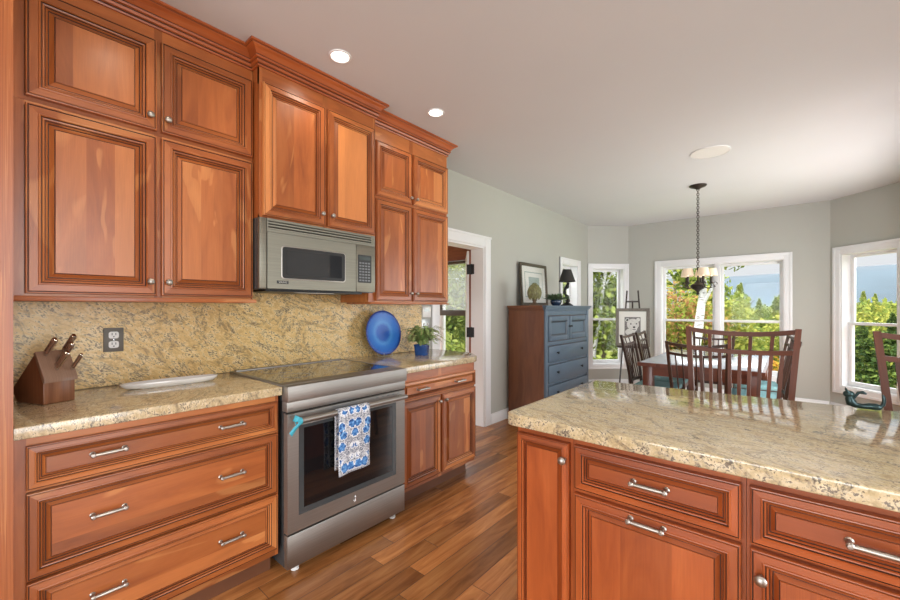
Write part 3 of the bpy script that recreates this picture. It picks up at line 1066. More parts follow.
def crown(parent, pts, z0, ends):
    """crown moulding swept along a polyline seen from above (room on the right of the path)"""
    prof = [(0.0, z0, 0), (0.009, z0, 0), (0.012, z0 + 0.006, 0), (0.0085, z0 + 0.011, 1), (0.0085, z0 + 0.014, 1), (0.015, z0 + 0.017, 0), (0.020, z0 + 0.026, 0), (0.0165, z0 + 0.030, 1), (0.0165, z0 + 0.033, 1),
            (0.024, z0 + 0.036, 0), (0.026, z0 + 0.044, 0), (0.023, z0 + 0.047, 1), (0.023, z0 + 0.050, 1), (0.028, z0 + 0.054, 0), (0.035, z0 + 0.064, 0), (0.045, z0 + 0.074, 0), (0.057, z0 + 0.081, 0), (0.058, z0 + 0.083, 1), (0.066, z0 + 0.085, 0), (0.066, z0 + 0.096, 0), (0.0, z0 + 0.096, 0)]
    P = [Vector((*p, 0)) for p in pts]
    n = len(P)
    nor = []
    for i in range(n - 1):
        t = (P[i + 1] - P[i]).normalized()
        nor.append(Vector((t.y, -t.x, 0)))
    mit = []
    for i in range(n):
        if i == 0:
            m = nor[0]
        elif i == n - 1:
            m = nor[-1]
        else:
            s_ = nor[i - 1] + nor[i]
            m = s_ / (s_.dot(nor[i]))
        mit.append(m)
    mb = MB()
    for i in range(n - 1):
        b = random.randint(0, 900) * 10
        L = (P[i + 1] - P[i]).length
        for k in range(len(prof) - 1):
            (o0, h0, _), (o1, h1, g) = prof[k], prof[k + 1]
            pts_ = [P[i] + mit[i] * o0 + Vector((0, 0, h0)), P[i + 1] + mit[i + 1] * o0 + Vector((0, 0, h0)),
                    P[i + 1] + mit[i + 1] * o1 + Vector((0, 0, h1)), P[i] + mit[i] * o1 + Vector((0, 0, h1))]
            u0 = o0 + h0 - z0
            u1 = o1 + h1 - z0
            mb.face(pts_, g, [(b + u0, 0), (b + u0, L), (b + u1, L), (b + u1, 0)])
    for i in (0, n - 1):
        mb.face([P[i] + mit[i] * o_ + Vector((0, 0, h)) for o_, h, _ in prof], 0)
    return mb.build('crown_moulding', ['cherry_red', 'glaze'], parent, doubles=True)


BACK = W + 0.003
UF = -2.168          # face plane of the wall cabinets
MF = -2.092          # face plane of the cabinet over the microwave
BF = -1.872          # face plane of the base cabinets


def carcass(root, x1, y0, y1, z0, z1, stiles=(), rails=(), bottom=None):
    mb = MB()
    mb.box(BACK, x1 - 0.02, y0, y1, z0, z1, grain=2)
    mb.M = fx(x1, 0, 0)
    face_frame(mb, y0, y1, z0, z1, stiles, rails)
    if bottom:
        mb.M = Matrix.Identity(4)
        mb.box(*bottom, grain=1, bev=0.002)
    return mb.build('carcass', 'cherry', root)


# tall cabinet at the left edge of the picture
t = thing('tall_cabinet', 'tall cherry cabinet at the left edge, ending the granite counter', 'cabinet', (-2.15, -0.35, 0))
mb = MB()
mb.box(BACK, -1.83, -0.75, 0.0445, 0.0, 2.64, grain=2)
mb.M = fx(-1.81, 0, 0)
face_frame(mb, -0.75, 0.0445, 0.0, 2.64, [(-0.75, 0.05), (-0.045, 0.0895)], [(0.0, 0.12), (1.35, 0.05), (2.44, 0.20)])
mb.build('carcass', 'cherry', t)
M = fx(-1.81, 0, 0)
for b0, b1 in ((0.13, 1.34), (1.41, 2.43)):
    for a0, a1 in ((-0.69, -0.37), (-0.36, -0.05)):
        d = cab_front(t, M, 'door', a0, a1, b0, b1, 0.8)
        knob(d, M, a1 - 0.03 if a0 < -0.5 else a0 + 0.03, b1 - 0.08 if b0 < 1 else b0 + 0.08, 0.022)

# wall cabinets, left
M = fx(UF, 0, 0)
st = [(0.046, 0.034), (0.478, 0.030), (0.899, 0.008)]
t = thing('wall_cabinet', 'large two-door cherry wall cabinet above the knife block', 'cabinet', (-2.33, 0.475, 1.335))
carcass(t, UF, 0.046, 0.907, 1.336, 2.069, st, [(1.336, 0.012), (2.05, 0.019)], (-2.40, -2.128, 0.046, 0.912, 1.316, 1.3355))
for a0, a1, k in ((0.082, 0.485, 1), (0.502, 0.901, 0)):
    d = cab_front(t, M, 'door', a0, a1, 1.345, 2.057, 0.83, nb=3)
    knob(d, M, a1 - 0.027 if k else a0 + 0.024, 1.406, 0.021)
t = thing('wall_cabinet', 'short two-door cherry cabinet stacked on the large cabinet at far left', 'cabinet', (-2.33, 0.475, 2.07))
carcass(t, UF, 0.046, 0.907, 2.070, 2.555, st, [(2.070, 0.016), (2.487, 0.068)])
for a0, a1, k in ((0.082, 0.485, 1), (0.502, 0.901, 0)):
    d = cab_front(t, M, 'door', a0, a1, 2.084, 2.491, 0.83, nb=2)
    knob(d, M, a1 - 0.027 if k else a0 + 0.021, 2.141, 0.021)
crown(t, [(UF, 0.046), (UF, 0.9075)][::-1] if False else [(UF, 0.9075), (UF, 0.046)][::-1], 2.548, None)
# over the microwave
M = fx(MF, 0, 0)
t = thing('wall_cabinet', 'two-door cherry cabinet directly above the microwave, stepped forward', 'cabinet', (-2.3, 1.288, 1.765))
carcass(t, MF, 0.909, 1.667, 1.766, 2.555, [(0.909, 0.016), (1.278, 0.030), (1.65, 0.017)], [(1.766, 0.012), (2.46, 0.095)])
for a0, a1, k in ((0.924, 1.284, 1), (1.303, 1.653, 0)):
    d = cab_front(t, M, 'door', a0, a1, 1.774, 2.470, 0.70, nb=2)
    knob(d, M, a1 - 0.025 if k else a0 + 0.023, 1.838, 0.021, 0.0125)
crown(t, [(UF, 0.909), (MF, 0.909), (MF, 1.667), (UF, 1.667)], 2.548, None)
# right of the microwave
M = fx(UF, 0, 0)
st = [(1.670, 0.052), (2.050, 0.034), (2.466, 0.010)]
t = thing('wall_cabinet', 'narrow-doored cherry wall cabinet above the blue plate', 'cabinet', (-2.33, 2.07, 1.33))
carcass(t, UF, 1.6685, 2.476, 1.330, 2.052, st, [(1.33, 0.012), (2.04, 0.012)], (-2.42, -2.14, 1.6685, 2.474, 1.318, 1.3295))
for a0, a1, k in ((1.722, 2.060, 1), (2.078, 2.470, 0)):
    d = cab_front(t, M, 'door', a0, a1, 1.340, 2.046, 0.74, nb=2)
    knob(d, M, a1 - 0.020 if k else a0 + 0.022, 1.398, 0.021, 0.012)
t = thing('wall_cabinet', 'short two-door cherry cabinet stacked at the right end near the doorway', 'cabinet', (-2.33, 2.07, 2.053))
carcass(t, UF, 1.6685, 2.476, 2.053, 2.555, st, [(2.053, 0.018), (2.44, 0.115)])
for a0, a1, k in ((1.722, 2.060, 1), (2.078, 2.470, 0)):
    d = cab_front(t, M, 'door', a0, a1, 2.068, 2.447, 0.74, nb=2)
    knob(d, M, a1 - 0.020 if k else a0 + 0.022, 2.108, 0.021, 0.012)
crown(t, [(UF, 1.6685), (UF, 2.476), (BACK, 2.476)], 2.548, None)


def base_carcass(root, y0, y1, stiles, rails, toe_y0, toe_y1):
    mb = MB()
    mb.box(BACK, BF - 0.02, y0, y1, 0.105, 0.872, grain=2)
    mb.M = fx(BF, 0, 0)
    face_frame(mb, y0, y1, 0.105, 0.872, stiles, rails)
    mb.build('carcass', 'cherry', root)
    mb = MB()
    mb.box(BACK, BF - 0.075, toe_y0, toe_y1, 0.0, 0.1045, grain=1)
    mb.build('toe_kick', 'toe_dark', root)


# drawer cabinet, left of the range
M = fx(BF, 0, 0)
t = thing('base_cabinet', 'wide three-drawer cherry base cabinet left of the range', 'cabinet', (-2.15, 0.475, 0))
base_carcass(t, 0.046, 0.903, [(0.046, 0.028), (0.889, 0.014)], [(0.105, 0.036), (0.402, 0.006), (0.692, 0.008), (0.843, 0.029)], 0.046, 0.9)
for b0, b1, s, hz in ((0.702, 0.844, 0.47, 0.778), (0.410, 0.691, 0.60, 0.564), (0.140, 0.401, 0.60, 0.285)):
    d = cab_front(t, M, 'drawer', 0.073, 0.893, b0, b1, s, vertical=False, nb=1 if b0 > 0.69 else 2)
    for ya in (0.276, 0.687):
        bar_handle(d, M, ya, hz, 0.0165)
# base cabinet right of the range
t = thing('base_cabinet', 'cherry base cabinet with one drawer over two doors right of the range', 'cabinet', (-2.15, 2.07, 0))
base_carcass(t, 1.682, 2.462, [(1.682, 0.02), (2.05, 0.03), (2.452, 0.010)], [(0.105, 0.03), (0.682, 0.014), (0.808, 0.064)], 1.682, 2.45)
d = cab_front(t, M, 'drawer', 1.700, 2.455, 0.697, 0.810, 0.36, vertical=False, nb=1)
for ya in (1.868, 2.255):
    bar_handle(d, M, ya, 0.755, 0.0165)
for a0, a1, k in ((1.700, 2.054, 1), (2.074, 2.457, 0)):
    d = cab_front(t, M, 'door', a0, a1, 0.134, 0.682, 0.72, nb=3)
    knob(d, M, a1 - 0.024 if k else a0 + 0.022, 0.643, 0.021, 0.0125)


def rounded(poly, rad, n=6):
    out = []
    N = len(poly)
    for i, p in enumerate(poly):
        r = rad[i] if isinstance(rad, (list, tuple)) else rad
        if r <= 0:
            out.append(p)
            continue
        p = Vector(p)
        a = (Vector(poly[i - 1]) - p).normalized()
        b = (Vector(poly[(i + 1) % N]) - p).normalized()
        for k in range(n + 1):
            t_ = k / n
            q0, q1 = p + a * r * (1 - t_), p + b * r * t_
            out.append(tuple(q0.lerp(q1, t_)))
    return out


def slab(name, poly, z0, z1, mat, label, cat='countertop'):
    mb = MB()
    mb.prism(poly, z0, z1, bev=0.0045, seg=3)
    o = mb.build(name, mat)
    return tag(o, label, cat)


slab('countertop', [(BACK, 0.046), (-1.836, 0.046), (-1.836, 0.906), (BACK, 0.906)], 0.8735, 0.914, 'granite_counter', 'speckled gold granite countertop under the knife block, left of the range')
slab('countertop', rounded([(BACK, 1.680), (-1.836, 1.680), (-1.836, 2.475), (-2.05, 2.652), (BACK, 2.652)], [0, 0, 0.09, 0.1, 0]), 0.8735, 0.914, 'granite_counter', 'short granite countertop with clipped corner, under the blue plate and fern')
mb = MB()
for y0, y1, z1 in ((0.046, 0.905, 1.335), (0.9051, 1.668, 1.388), (1.6681, 2.506, 1.329)):
    mb.box(W + 0.003, -2.492, y0, y1, 0.9145, z1)
tag(mb.build('backsplash', 'granite_splash'), 'golden granite backsplash slab with dark veins behind the range', 'backsplash')

# ---------------------------------------------------------------- range
R0, R1 = 0.912, 1.674
t = thing('range', 'stainless steel slide-in electric range with black glass cooktop', 'range', (-2.15, 1.293, 0))
mb = MB()
mb.box(-2.488, -1.835, R0 + 0.004, R1 - 0.004, 0.045, 0.895)
mb.build('body', 'grey_glass_frame', t)
M = fx(-1.835, 0, 0)
mb = MB(M)
mb.box(R0, R1, 0.842, 0.918, -0.02, 0.044, bev=0.004)
mb.box(R0 + 0.002, R1 - 0.002, 0.792, 0.8415, -0.02, 0.030, bev=0.003)
mb.build('front_fascia', 'stainless', t)
mb = MB()
mb.box(-2.488, -1.856, R0, R0 + 0.022, 0.896, 0.9185, bev=0.002)
mb.box(-2.488, -1.856, R1 - 0.022, R1, 0.896, 0.9185, bev=0.002)
mb.box(-2.488, -2.455, R0 + 0.0225, R1 - 0.0225, 0.896, 0.923, bev=0.003)
mb.box(-1.915, -1.8555, R0 + 0.0225, R1 - 0.0225, 0.896, 0.9185, bev=0.002)
mb.build('cooktop_trim', 'stainless', t)
mb = MB()
mb.box(-2.4545, -1.9155, R0 + 0.0225, R1 - 0.0225, 0.896, 0.9175)
ck = mb.build('cooktop', 'cooktop_glass', t)
for (x, y, r) in ((-2.30, 1.10, 0.085), (-2.30, 1.49, 0.075), (-2.07, 1.10, 0.075), (-2.07, 1.48, 0.11)):
    mb = MB()
    mb.lathe([(r, 0.9176), (r, 0.9180), (r - 0.004, 0.9180), (r - 0.004, 0.9176)], (x, y, 0), 40, caps=False)
    mb.build('burner_ring', 'button_grey', ck)
mb = MB(M)
mb.box(R0 + 0.006, R1 - 0.006, 0.786, 0.7915, -0.01, 0.02)
mb.build('vent_slot', 'dark_gap', t)
mb = MB(M)
a0, a1, b0, b1 = R0 + 0.001, R1 - 0.012, 0.214, 0.785
g0, g1, h0, h1 = 0.970, 1.592, 0.288, 0.722
for p in ((a0, g0, b0, b1), (g1, a1, b0, b1), (g0, g1, b0, h0), (g0, g1, h1, b1)):
    mb.box(*p, 0.002, 0.036)
dr = mb.build('oven_door', 'stainless', t)
mb = MB(M)
e = 0.028
for p in ((g0, g0 + e, h0, h1), (g1 - e, g1, h0, h1), (g0 + e, g1 - e, h0, h0 + e), (g0 + e, g1 - e, h1 - e * 0.6, h1)):
    mb.box(*p, 0.002, 0.034)
mb.build('window_frame', 'grey_glass_frame', dr)
mb = MB(M)
mb.box(g0 + e, g1 - e, h0 + e, h1 - e * 0.6, 0.002, 0.032)
mb.build('window_glass', 'black_glass', dr)
for a in (1.44, 1.48, 1.52, 1.56, 1.60):
    mb = MB(M)
    mb.box(a, a + 0.018, 0.772, 0.778, 0.036, 0.0368)
    mb.build('touch_control', 'button_grey', dr)
mb = MB(M)
hz_, hn = 0.756, 0.082
mb.tube([(0.938, hz_, hn), (1.10, hz_, hn), (1.45, hz_, hn), (1.635, hz_, hn)], 0.0135, 16)
for a in (0.955, 1.615):
    mb.box(a - 0.012, a + 0.012, hz_ - 0.009, hz_ + 0.009, 0.034, hn, bev=0.003)
mb.build('handle', 'stainless', dr)
mb = MB(M)          # the maker's small chrome mark: a looped stroke over a foot
mb.tube([(1.293, 0.262, 0.0375), (1.298, 0.268, 0.0375), (1.297, 0.251, 0.0375), (1.297, 0.238, 0.0375), (1.290, 0.233, 0.0375), (1.286, 0.238, 0.0375), (1.290, 0.244, 0.0375)], 0.0022, 8)
mb.tube([(1.303, 0.240, 0.0375), (1.306, 0.232, 0.0375)], 0.0022, 8)
mb.build('emblem', 'chrome', dr)
mb = MB(M)
mb.box(R0 + 0.001, R1 - 0.012, 0.047, 0.205, 0.002, 0.036, bev=0.003)
mb.build('storage_drawer', 'stainless', t)
for yy_ in (R0 + 0.07, R1 - 0.06):
    for xx_ in (-1.86, -2.40):
        mb = MB()
        mb.lathe([(0.019, 0.0), (0.019, 0.012), (0.010, 0.015), (0.010, 0.045)], (xx_, yy_, 0), 16)
        mb.build('leveling_foot', 'white_plastic', t)

# towel folded over the oven handle
def towel():
    mb = MB(M)
    L0, L1 = 0.325, 0.305
    pts = []
    rr = 0.0165
    nb_ = 14
    for i in range(nb_ + 1):
        pts.append((hz_ - L1 * (1 - i / nb_), hn - rr - 0.004 * (1 - i / nb_), -1))
    for i in range(1, 8):
        a = math.pi * i / 8
        pts.append((hz_ + rr * math.sin(a), hn - rr * math.cos(a), 0))
    for i in range(nb_ + 3):
        pts.append((hz_ - (L0 + 0.0) * i / (nb_ + 2), hn + rr + 0.003 * math.sin(i * 0.4), 1))
    al = [0.0]
    for i in range(1, len(pts)):
        al.append(al[-1] + math.hypot(pts[i][0] - pts[i - 1][0], pts[i][1] - pts[i - 1][1]))
    na = 16
    y0, y1 = 1.150, 1.348
    rows, uvs = [], []
    for i, p in enumerate(pts):
        row = []
        for j in range(na + 1):
            f = j / na
            drop = max(0.0, (hz_ - p[0]) / 0.3)
            sk = (0.0)
            wv = 0.0035 * math.sin(f * 9 + 1) * drop
            row.append((y0 + (y1 - y0) * f + sk - (-0.004 if p[2] < 0 else 0.0) * drop, p[0] + (0.006 * f * drop), p[1] + (wv if p[2] >= 0 else -abs(wv))))
        rows.append(row)
    mb.grid(rows, 0, uvf=lambda i, j: (-0.098 + 0.196 * j / na, al[min(i, len(al) - 1)]))
    o = mb.build('dish_towel', 'towel_print', angle=80)
    sd = o.modifiers.new('thickness', 'SOLIDIFY')
    sd.thickness = 0.0025
    sd.offset = 0
    return o


tag(towel(), 'blue and white floral dish towel hanging from the oven handle', 'towel')
mb = MB(M)
mb.grid([[(0.934 + 0.004 * k, hz_ + 0.0152 * math.cos(a), hn + 0.0152 * math.sin(a)) for a in [2 * math.pi * i / 16 for i in range(16)]] for k in range(7)], closed_u=True)
for (q0, q1, q2, q3) in (((0.934, 0.752), (0.950, 0.747), (0.908, 0.694), (0.897, 0.712)), ((0.930, 0.758), (0.945, 0.778), (0.926, 0.790), (0.913, 0.764))):
    rows = []
    for i in range(6):
        f = i / 5
        nn = hn + 0.017 - 0.012 * math.sin(f * 2.0)
        a_ = (q0[0] + (q3[0] - q0[0]) * f, q0[1] + (q3[1] - q0[1]) * f, nn)
        b_ = (q1[0] + (q2[0] - q1[0]) * f, q1[1] + (q2[1] - q1[1]) * f, nn)
        rows.append([a_, b_])
    mb.grid(rows)
o = mb.build('ribbon', 'teal_ribbon', angle=60)
sd = o.modifiers.new('thickness', 'SOLIDIFY'); sd.thickness = 0.002; sd.offset = 1
tag(o, 'small teal ribbon tied on the left end of the oven handle', 'ribbon')

# ---------------------------------------------------------------- microwave
t = thing('microwave', 'stainless over-the-range microwave oven with dark window', 'microwave', (-2.3, 1.28, 1.389))
m0, m1 = 0.906, 1.656
mb = MB()
mb.box(-2.49, -2.10, m0, m1, 1.3895, 1.7635)
mb.build('housing', 'grey_glass_frame', t)
M = fx(-2.10, 0, 0)
mb = MB(M)
mb.box(m0, m0 + 0.038, 1.392, 1.7635, 0.0, 0.018, bev=0.003)
mb.build('side_trim', 'stainless_warm', t)
mb = MB(M)
mb.box(m0 + 0.0385, m1, 1.751, 1.7635, 0.0, 0.020)
for k in range(3):
    z = 1.706 + k * 0.0155
    mb.box(m0 + 0.0385, m1 - 0.03, z, z + 0.0085, 0.0, 0.020)
mb.box(m1 - 0.03, m1, 1.70, 1.7508, 0.0, 0.020)
mb.box(m0 + 0.0385, m0 + 0.045, 1.70, 1.7508, 0.0, 0.0195)
mb.box(m0 + 0.0385, m1, 1.693, 1.7055, 0.0, 0.0198)
mb.build('vent_grille', 'stainless_warm', t)
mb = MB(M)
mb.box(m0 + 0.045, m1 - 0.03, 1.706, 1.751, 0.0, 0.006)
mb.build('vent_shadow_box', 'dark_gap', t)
mb = MB(M)
a0, a1, b0, b1 = m0 + 0.040, 1.503, 1.394, 1.691
g0, g1, h0, h1 = 1.025, 1.420, 1.452, 1.622


def rrect(a0, a1, b0, b1, r, n=5):
    return rounded([(a0, b0), (a1, b0), (a1, b1), (a0, b1)], r, n)


for p in ((a0, g0, b0, b1), (g1, a1, b0, b1), (g0, g1, b0, h0), (g0, g1, h1, b1)):
    mb.box(*p, 0.001, 0.022)
dr = mb.build('door', 'stainless_warm', t)
mb = MB(M)
mb.prism(rrect(g0 - 0.006, g1 + 0.006, h0 - 0.006, h1 + 0.006, 0.022), 0.0221, 0.0245, bev=0.001)
mb.build('window_bezel', 'nickel', dr)
mb = MB(M)
mb.prism(rrect(g0, g1, h0, h1, 0.018), 0.0246, 0.0262)
wf = mb.build('window_frame', 'black_plastic', dr)
mb = MB(M)
mb.prism(rrect(g0 + 0.022, g1 - 0.022, h0 + 0.018, h1 - 0.018, 0.008), 0.0263, 0.0270)
mb.build('window_glass', 'smoked_glass', dr)
mb = MB(M)
mb.box(0.996, 1.060, 1.421, 1.437, 0.0221, 0.0245, bev=0.0008)
bd = mb.build('badge', 'black_plastic', dr)


def text_mesh(txt, size, M_, mat, name='lettering', parent=None, depth=0.0004, align='CENTER'):
    cu = bpy.data.curves.new('txt', 'FONT')
    cu.body = txt
    cu.size = size
    cu.align_x = align
    cu.align_y = 'CENTER'
    cu.extrude = depth
    ob = bpy.data.objects.new('txt', cu)
    C.objects.link(ob)
    bpy.context.view_layer.update()
    me = bpy.data.meshes.new_from_object(ob.evaluated_get(bpy.context.evaluated_depsgraph_get()))
    bpy.data.objects.remove(ob)
    me.materials.clear()
    me.materials.append(MATS[mat])
    off = Vector((0, 0, 0))
    p = parent
    while p is not None:
        off += p.location
        p = p.parent
    me.transform(Matrix.Translation(-off) @ M_)
    me.name = name
    o = bpy.data.objects.new(name, me)
    C.objects.link(o)
    o.parent = parent
    return o


text_mesh('VIKING', 0.0145, fx(-2.10 + 0.0249, 1.028, 1.429), 'gold_text', parent=dr)
mb = MB(M)
mb.box(1.508, m1, 1.394, 1.691, 0.001, 0.022, bev=0.002)
cp = mb.build('control_panel', 'stainless_warm', t)
mb = MB(M)
mb.prism(rrect(1.518, 1.624, 1.452, 1.630, 0.008), 0.0221, 0.0235)
mb.build('keypad', 'black_plastic', cp)
mb = MB(M)
mb.box(1.528, 1.614, 1.598, 1.620, 0.0236, 0.0243)
mb.build('display', 'lcd', cp)
for r_ in range(7):
    for c_ in range(4):
        mb = MB(M)
        mb.box(1.528 + c_ * 0.0225, 1.528 + c_ * 0.0225 + 0.0165, 1.462 + r_ * 0.0185, 1.462 + r_ * 0.0185 + 0.010, 0.0236, 0.0243)
        mb.build('button', 'button_grey', cp)
mb = MB()
mb.box(-2.44, -2.14, m0 + 0.06, m1 - 0.06, 1.380, 1.3893)
mb.build('underside_grille', 'black_plastic', t)
mb = MB()
mb.box(-2.20, -2.16, 1.16, 1.40, 1.3775, 1.3797)
mb.build('task_light', 'white_plastic', t)

# ---------------------------------------------------------------- island
IFC = 1.257
M = fy(0, IFC, 0)


def island_unit(label, x0, x1, fronts, last=False):
    t = thing('island_cabinet', label, 'cabinet', ((x0 + x1) / 2, 1.53, 0))
    mb = MB()
    mb.box(x0, x1, IFC + 0.02, 1.80, 0.105, 0.8715, grain=2)
    mb.M = M
    face_frame(mb, x0, x1, 0.105, 0.8715, [(x0, 0.012), (x1 - 0.012, 0.012)], [(0.105, 0.03), (0.688, 0.012), (0.843, 0.0285)])
    mb.build('carcass', 'cherry_red', t)
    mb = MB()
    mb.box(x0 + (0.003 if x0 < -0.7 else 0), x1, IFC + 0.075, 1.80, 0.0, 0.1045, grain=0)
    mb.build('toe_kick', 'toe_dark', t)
    for kind, a0, a1, b0, b1, s, vert, nb, hand in fronts:
        d = cab_front(t, M, kind, a0, a1, b0, b1, s, vert, nb, 'cherry_red')
        for hk, a, b in hand:
            if hk == 'bar':
                bar_handle(d, M, a, b, 0.0165 if kind == 'drawer' else 0.0205, 0.088)
            else:
                knob(d, M, a, b, 0.0205, 0.0135)
    return t


island_unit('narrow single-door cherry cabinet at the left end of the island', -0.753, -0.5445, [('door', -0.746, -0.552, 0.12, 0.843, 0.40, True, 1, [('knob', -0.566, 0.790)])])
island_unit('island cherry cabinet with a drawer above one pull-out door, both with bar handles', -0.5435, -0.0845, [('drawer', -0.534, -0.094, 0.702, 0.844, 0.52, False, 1, [('bar', -0.307, 0.778)]), ('door', -0.534, -0.094, 0.12, 0.688, 0.60, True, 3, [('bar', -0.314, 0.668)])])
island_unit('island cherry cabinet at the right edge with a drawer over a knobbed door', -0.0835, 0.372, [('drawer', -0.076, 0.362, 0.702, 0.844, 0.52, False, 1, [('bar', 0.143, 0.775)]), ('door', -0.076, 0.362, 0.12, 0.690, 0.60, True, 3, [('knob', -0.054, 0.628)])])
island_unit('island cherry cabinet beyond the right edge, beside the drawer and knobbed door', 0.373, 0.90, [('drawer', 0.380, 0.890, 0.702, 0.844, 0.52, False, 1, [('bar', 0.635, 0.775)]), ('door', 0.380, 0.890, 0.12, 0.690, 0.60, True, 3, [('knob', 0.402, 0.628)])])
slab('island_countertop', rounded([(-0.778, 1.205), (0.96, 1.205), (0.96, 2.19), (0.30, 2.150), (-0.20, 2.105), (-0.778, 2.055)], [0.035, 0.03, 0.03, 0.2, 0.2, 0.035]), 0.8725, 0.9145, 'granite_island', 'large pale speckled granite countertop of the kitchen island')


# ---------------------------------------------------------------- things on the counters
CT = 0.9145
# knife block
KO = Vector((-2.368, 0.058, CT))
fd = Vector((0.93, 0.367, 0)).normalized()
wdv = Vector((-fd.y, fd.x, 0))
KM = frame(tuple(KO), tuple(fd), (0, 0, 1), tuple(-wdv))   # a forward, b up, n towards -width
t = thing('knife_block', 'slanted wooden knife block on the counter beside the tall cabinet', 'knife block', tuple(KO + fd * 0.1 + wdv * 0.05))
mb = MB(KM)
prof = [(0.025, 0.0), (0.2, 0.0), (0.2, 0.096), (0.148, 0.192), (0.138, 0.192), (0.0, 0.058), (0.0, 0.032)]
prof = rounded(prof, 0.004, 3)
mb.prism(prof, -0.100, 0.0, bev=0.003)
mb.build('block', 'block_wood', t)
mb = MB(KM)
mb.prism([(0.199, 0.085), (0.213, 0.085), (0.213, 0.101), (0.152, 0.205), (0.140, 0.197)], -0.103, 0.003, bev=0.002)
mb.build('slotted_lid', 'knife_wood', t)
sd_ = (Vector((0.152, 0.204)) - Vector((0.213, 0.1025)))
ndir = Vector((0.73, 0.68)).normalized()
sdir = Vector((-ndir.y, ndir.x))
nk = 0
for (w, f, L, label) in ((0.024, 0.86, 0.085, 'large knife standing nearest the tall cabinet in the wooden block'),
                         (0.090, 0.93, 0.090, 'tallest knife at the back right of the wooden block'),
                         (0.072, 0.62, 0.090, 'knife in the middle of the wooden block'),
                         (0.044, 0.30, 0.092, 'knife in the front left slot of the wooden block'),
                         (0.094, 0.22, 0.085, 'slim knife at the front right corner of the wooden block')):
    base2 = Vector((0.213, 0.1025)) + sd_ * f
    p0 = KM @ Vector((base2.x, base2.y, -w * 0.92)) + (KM.to_3x3() @ Vector((ndir.x, ndir.y, 0))) * 0.0022
    D = (KM.to_3x3() @ Vector((ndir.x, ndir.y, 0))).normalized()
    S = (KM.to_3x3() @ Vector((sdir.x, sdir.y, 0))).normalized()
    k = thing('kitchen_knife', label, 'knife', tuple(p0))
    wq = 0.62 if 'slim' in label else 0.82
    mb = MB(frame(tuple(p0 + D * 0.0012), tuple(S), tuple(D), tuple(S.cross(D))))
    for sgn in (-1, 1):
        mb.prism(rounded([(-0.012 * wq, 0.014), (0.012 * wq, 0.014), (0.010 * wq, L * 0.55), (0.013 * wq, L), (-0.012 * wq, L + 0.002), (-0.010 * wq, L * 0.5)], 0.004, 3), sgn * 0.0012, sgn * 0.0085 * wq, bev=0.0025)
    mb.build('handle_scale', 'knife_wood', k)
    mb = MB(frame(tuple(p0 + D * 0.0012), tuple(S), tuple(D), tuple(S.cross(D))))
    mb.box(-0.0115 * wq, 0.0115 * wq, 0.0, L + 0.003, -0.0011, 0.0011)
    mb.box(-0.010 * wq, 0.010 * wq, 0.0, 0.0135, -0.0065 * wq, 0.0065 * wq, bev=0.002)
    mb.box(-0.011 * wq, 0.012 * wq, L + 0.001, L + 0.007, -0.007 * wq, 0.007 * wq, bev=0.002)
    for b_ in (0.3, 0.6, 0.85):
        mb.lathe([(0.0025, -0.0092 * wq), (0.0025, 0.0092 * wq)], (0, L * b_, 0), 8)
    mb.build('tang_and_bolster', 'chrome', k)

# long white tray
tm = on_z(172, 384.5, CT)
MT = frame((tm.x, tm.y, CT), (0.055, 0.9985, 0), (-0.9985, 0.055, 0), (0, 0, 1))
mb = MB(MT)
rows = []
for sc_, h in ((0.55, 0.002), (0.80, 0.0), (0.90, 0.004), (0.97, 0.014), (1.0, 0.025), (0.985, 0.027), (0.94, 0.0245), (0.86, 0.014), (0.72, 0.006), (0.4, 0.0055), (0.02, 0.0055)):
    ring = []
    for k in range(40):
        a = 2 * math.pi * k / 40
        ca, sa = math.cos(a), math.sin(a)
        ex = math.copysign(abs(ca) ** 0.9, ca) * 0.200
        ey = math.copysign(abs(sa) ** 0.8, sa) * 0.046
        ring.append((ex * (sc_ if sc_ < 0.9 else sc_), ey * sc_, h))
    rows.append(ring)
b = mb.grid(rows, closed_u=True)
mb.cap([b + k for k in range(40)][::-1])
tag(mb.build('serving_tray', 'porcelain'), 'long narrow white dish lying on the left granite counter', 'dish')

# outlet on the backsplash
SPL = -2.492
M = fx(SPL, 0, 0)
t = thing('wall_outlet', 'double electrical outlet with dark metal plate on the granite backsplash', 'outlet', (SPL, 0.388, 1.08))
mb = MB(M)
mb.box(0.350, 0.426, 1.078, 1.194, 0.0006, 0.006, bev=0.002)
mb.build('cover_plate', 'gray_plate', t)
for z in (1.113, 1.159):
    mb = MB(M)
    mb.prism(rounded([(0.369, z - 0.0165), (0.407, z - 0.0165), (0.407, z + 0.0165), (0.369, z + 0.0165)], 0.011, 5), 0.0062, 0.009)
    rc = mb.build('receptacle', 'white_plastic', t)
    mb = MB(M)
    for a in (0.380, 0.394):
        mb.box(a, a + 0.0028, z - 0.001, z + 0.010, 0.0088, 0.0093)
    mb.lathe([(0.003, 0.0088), (0.003, 0.0093)], (0.388, z - 0.008, 0), 10)
    mb.build('slots', 'black_plastic', rc)
mb = MB(M)
mb.lathe([(0.003, 0.0062), (0.0025, 0.0075)], (0.388, 1.136, 0), 10)
mb.build('screw', 'chrome', t)

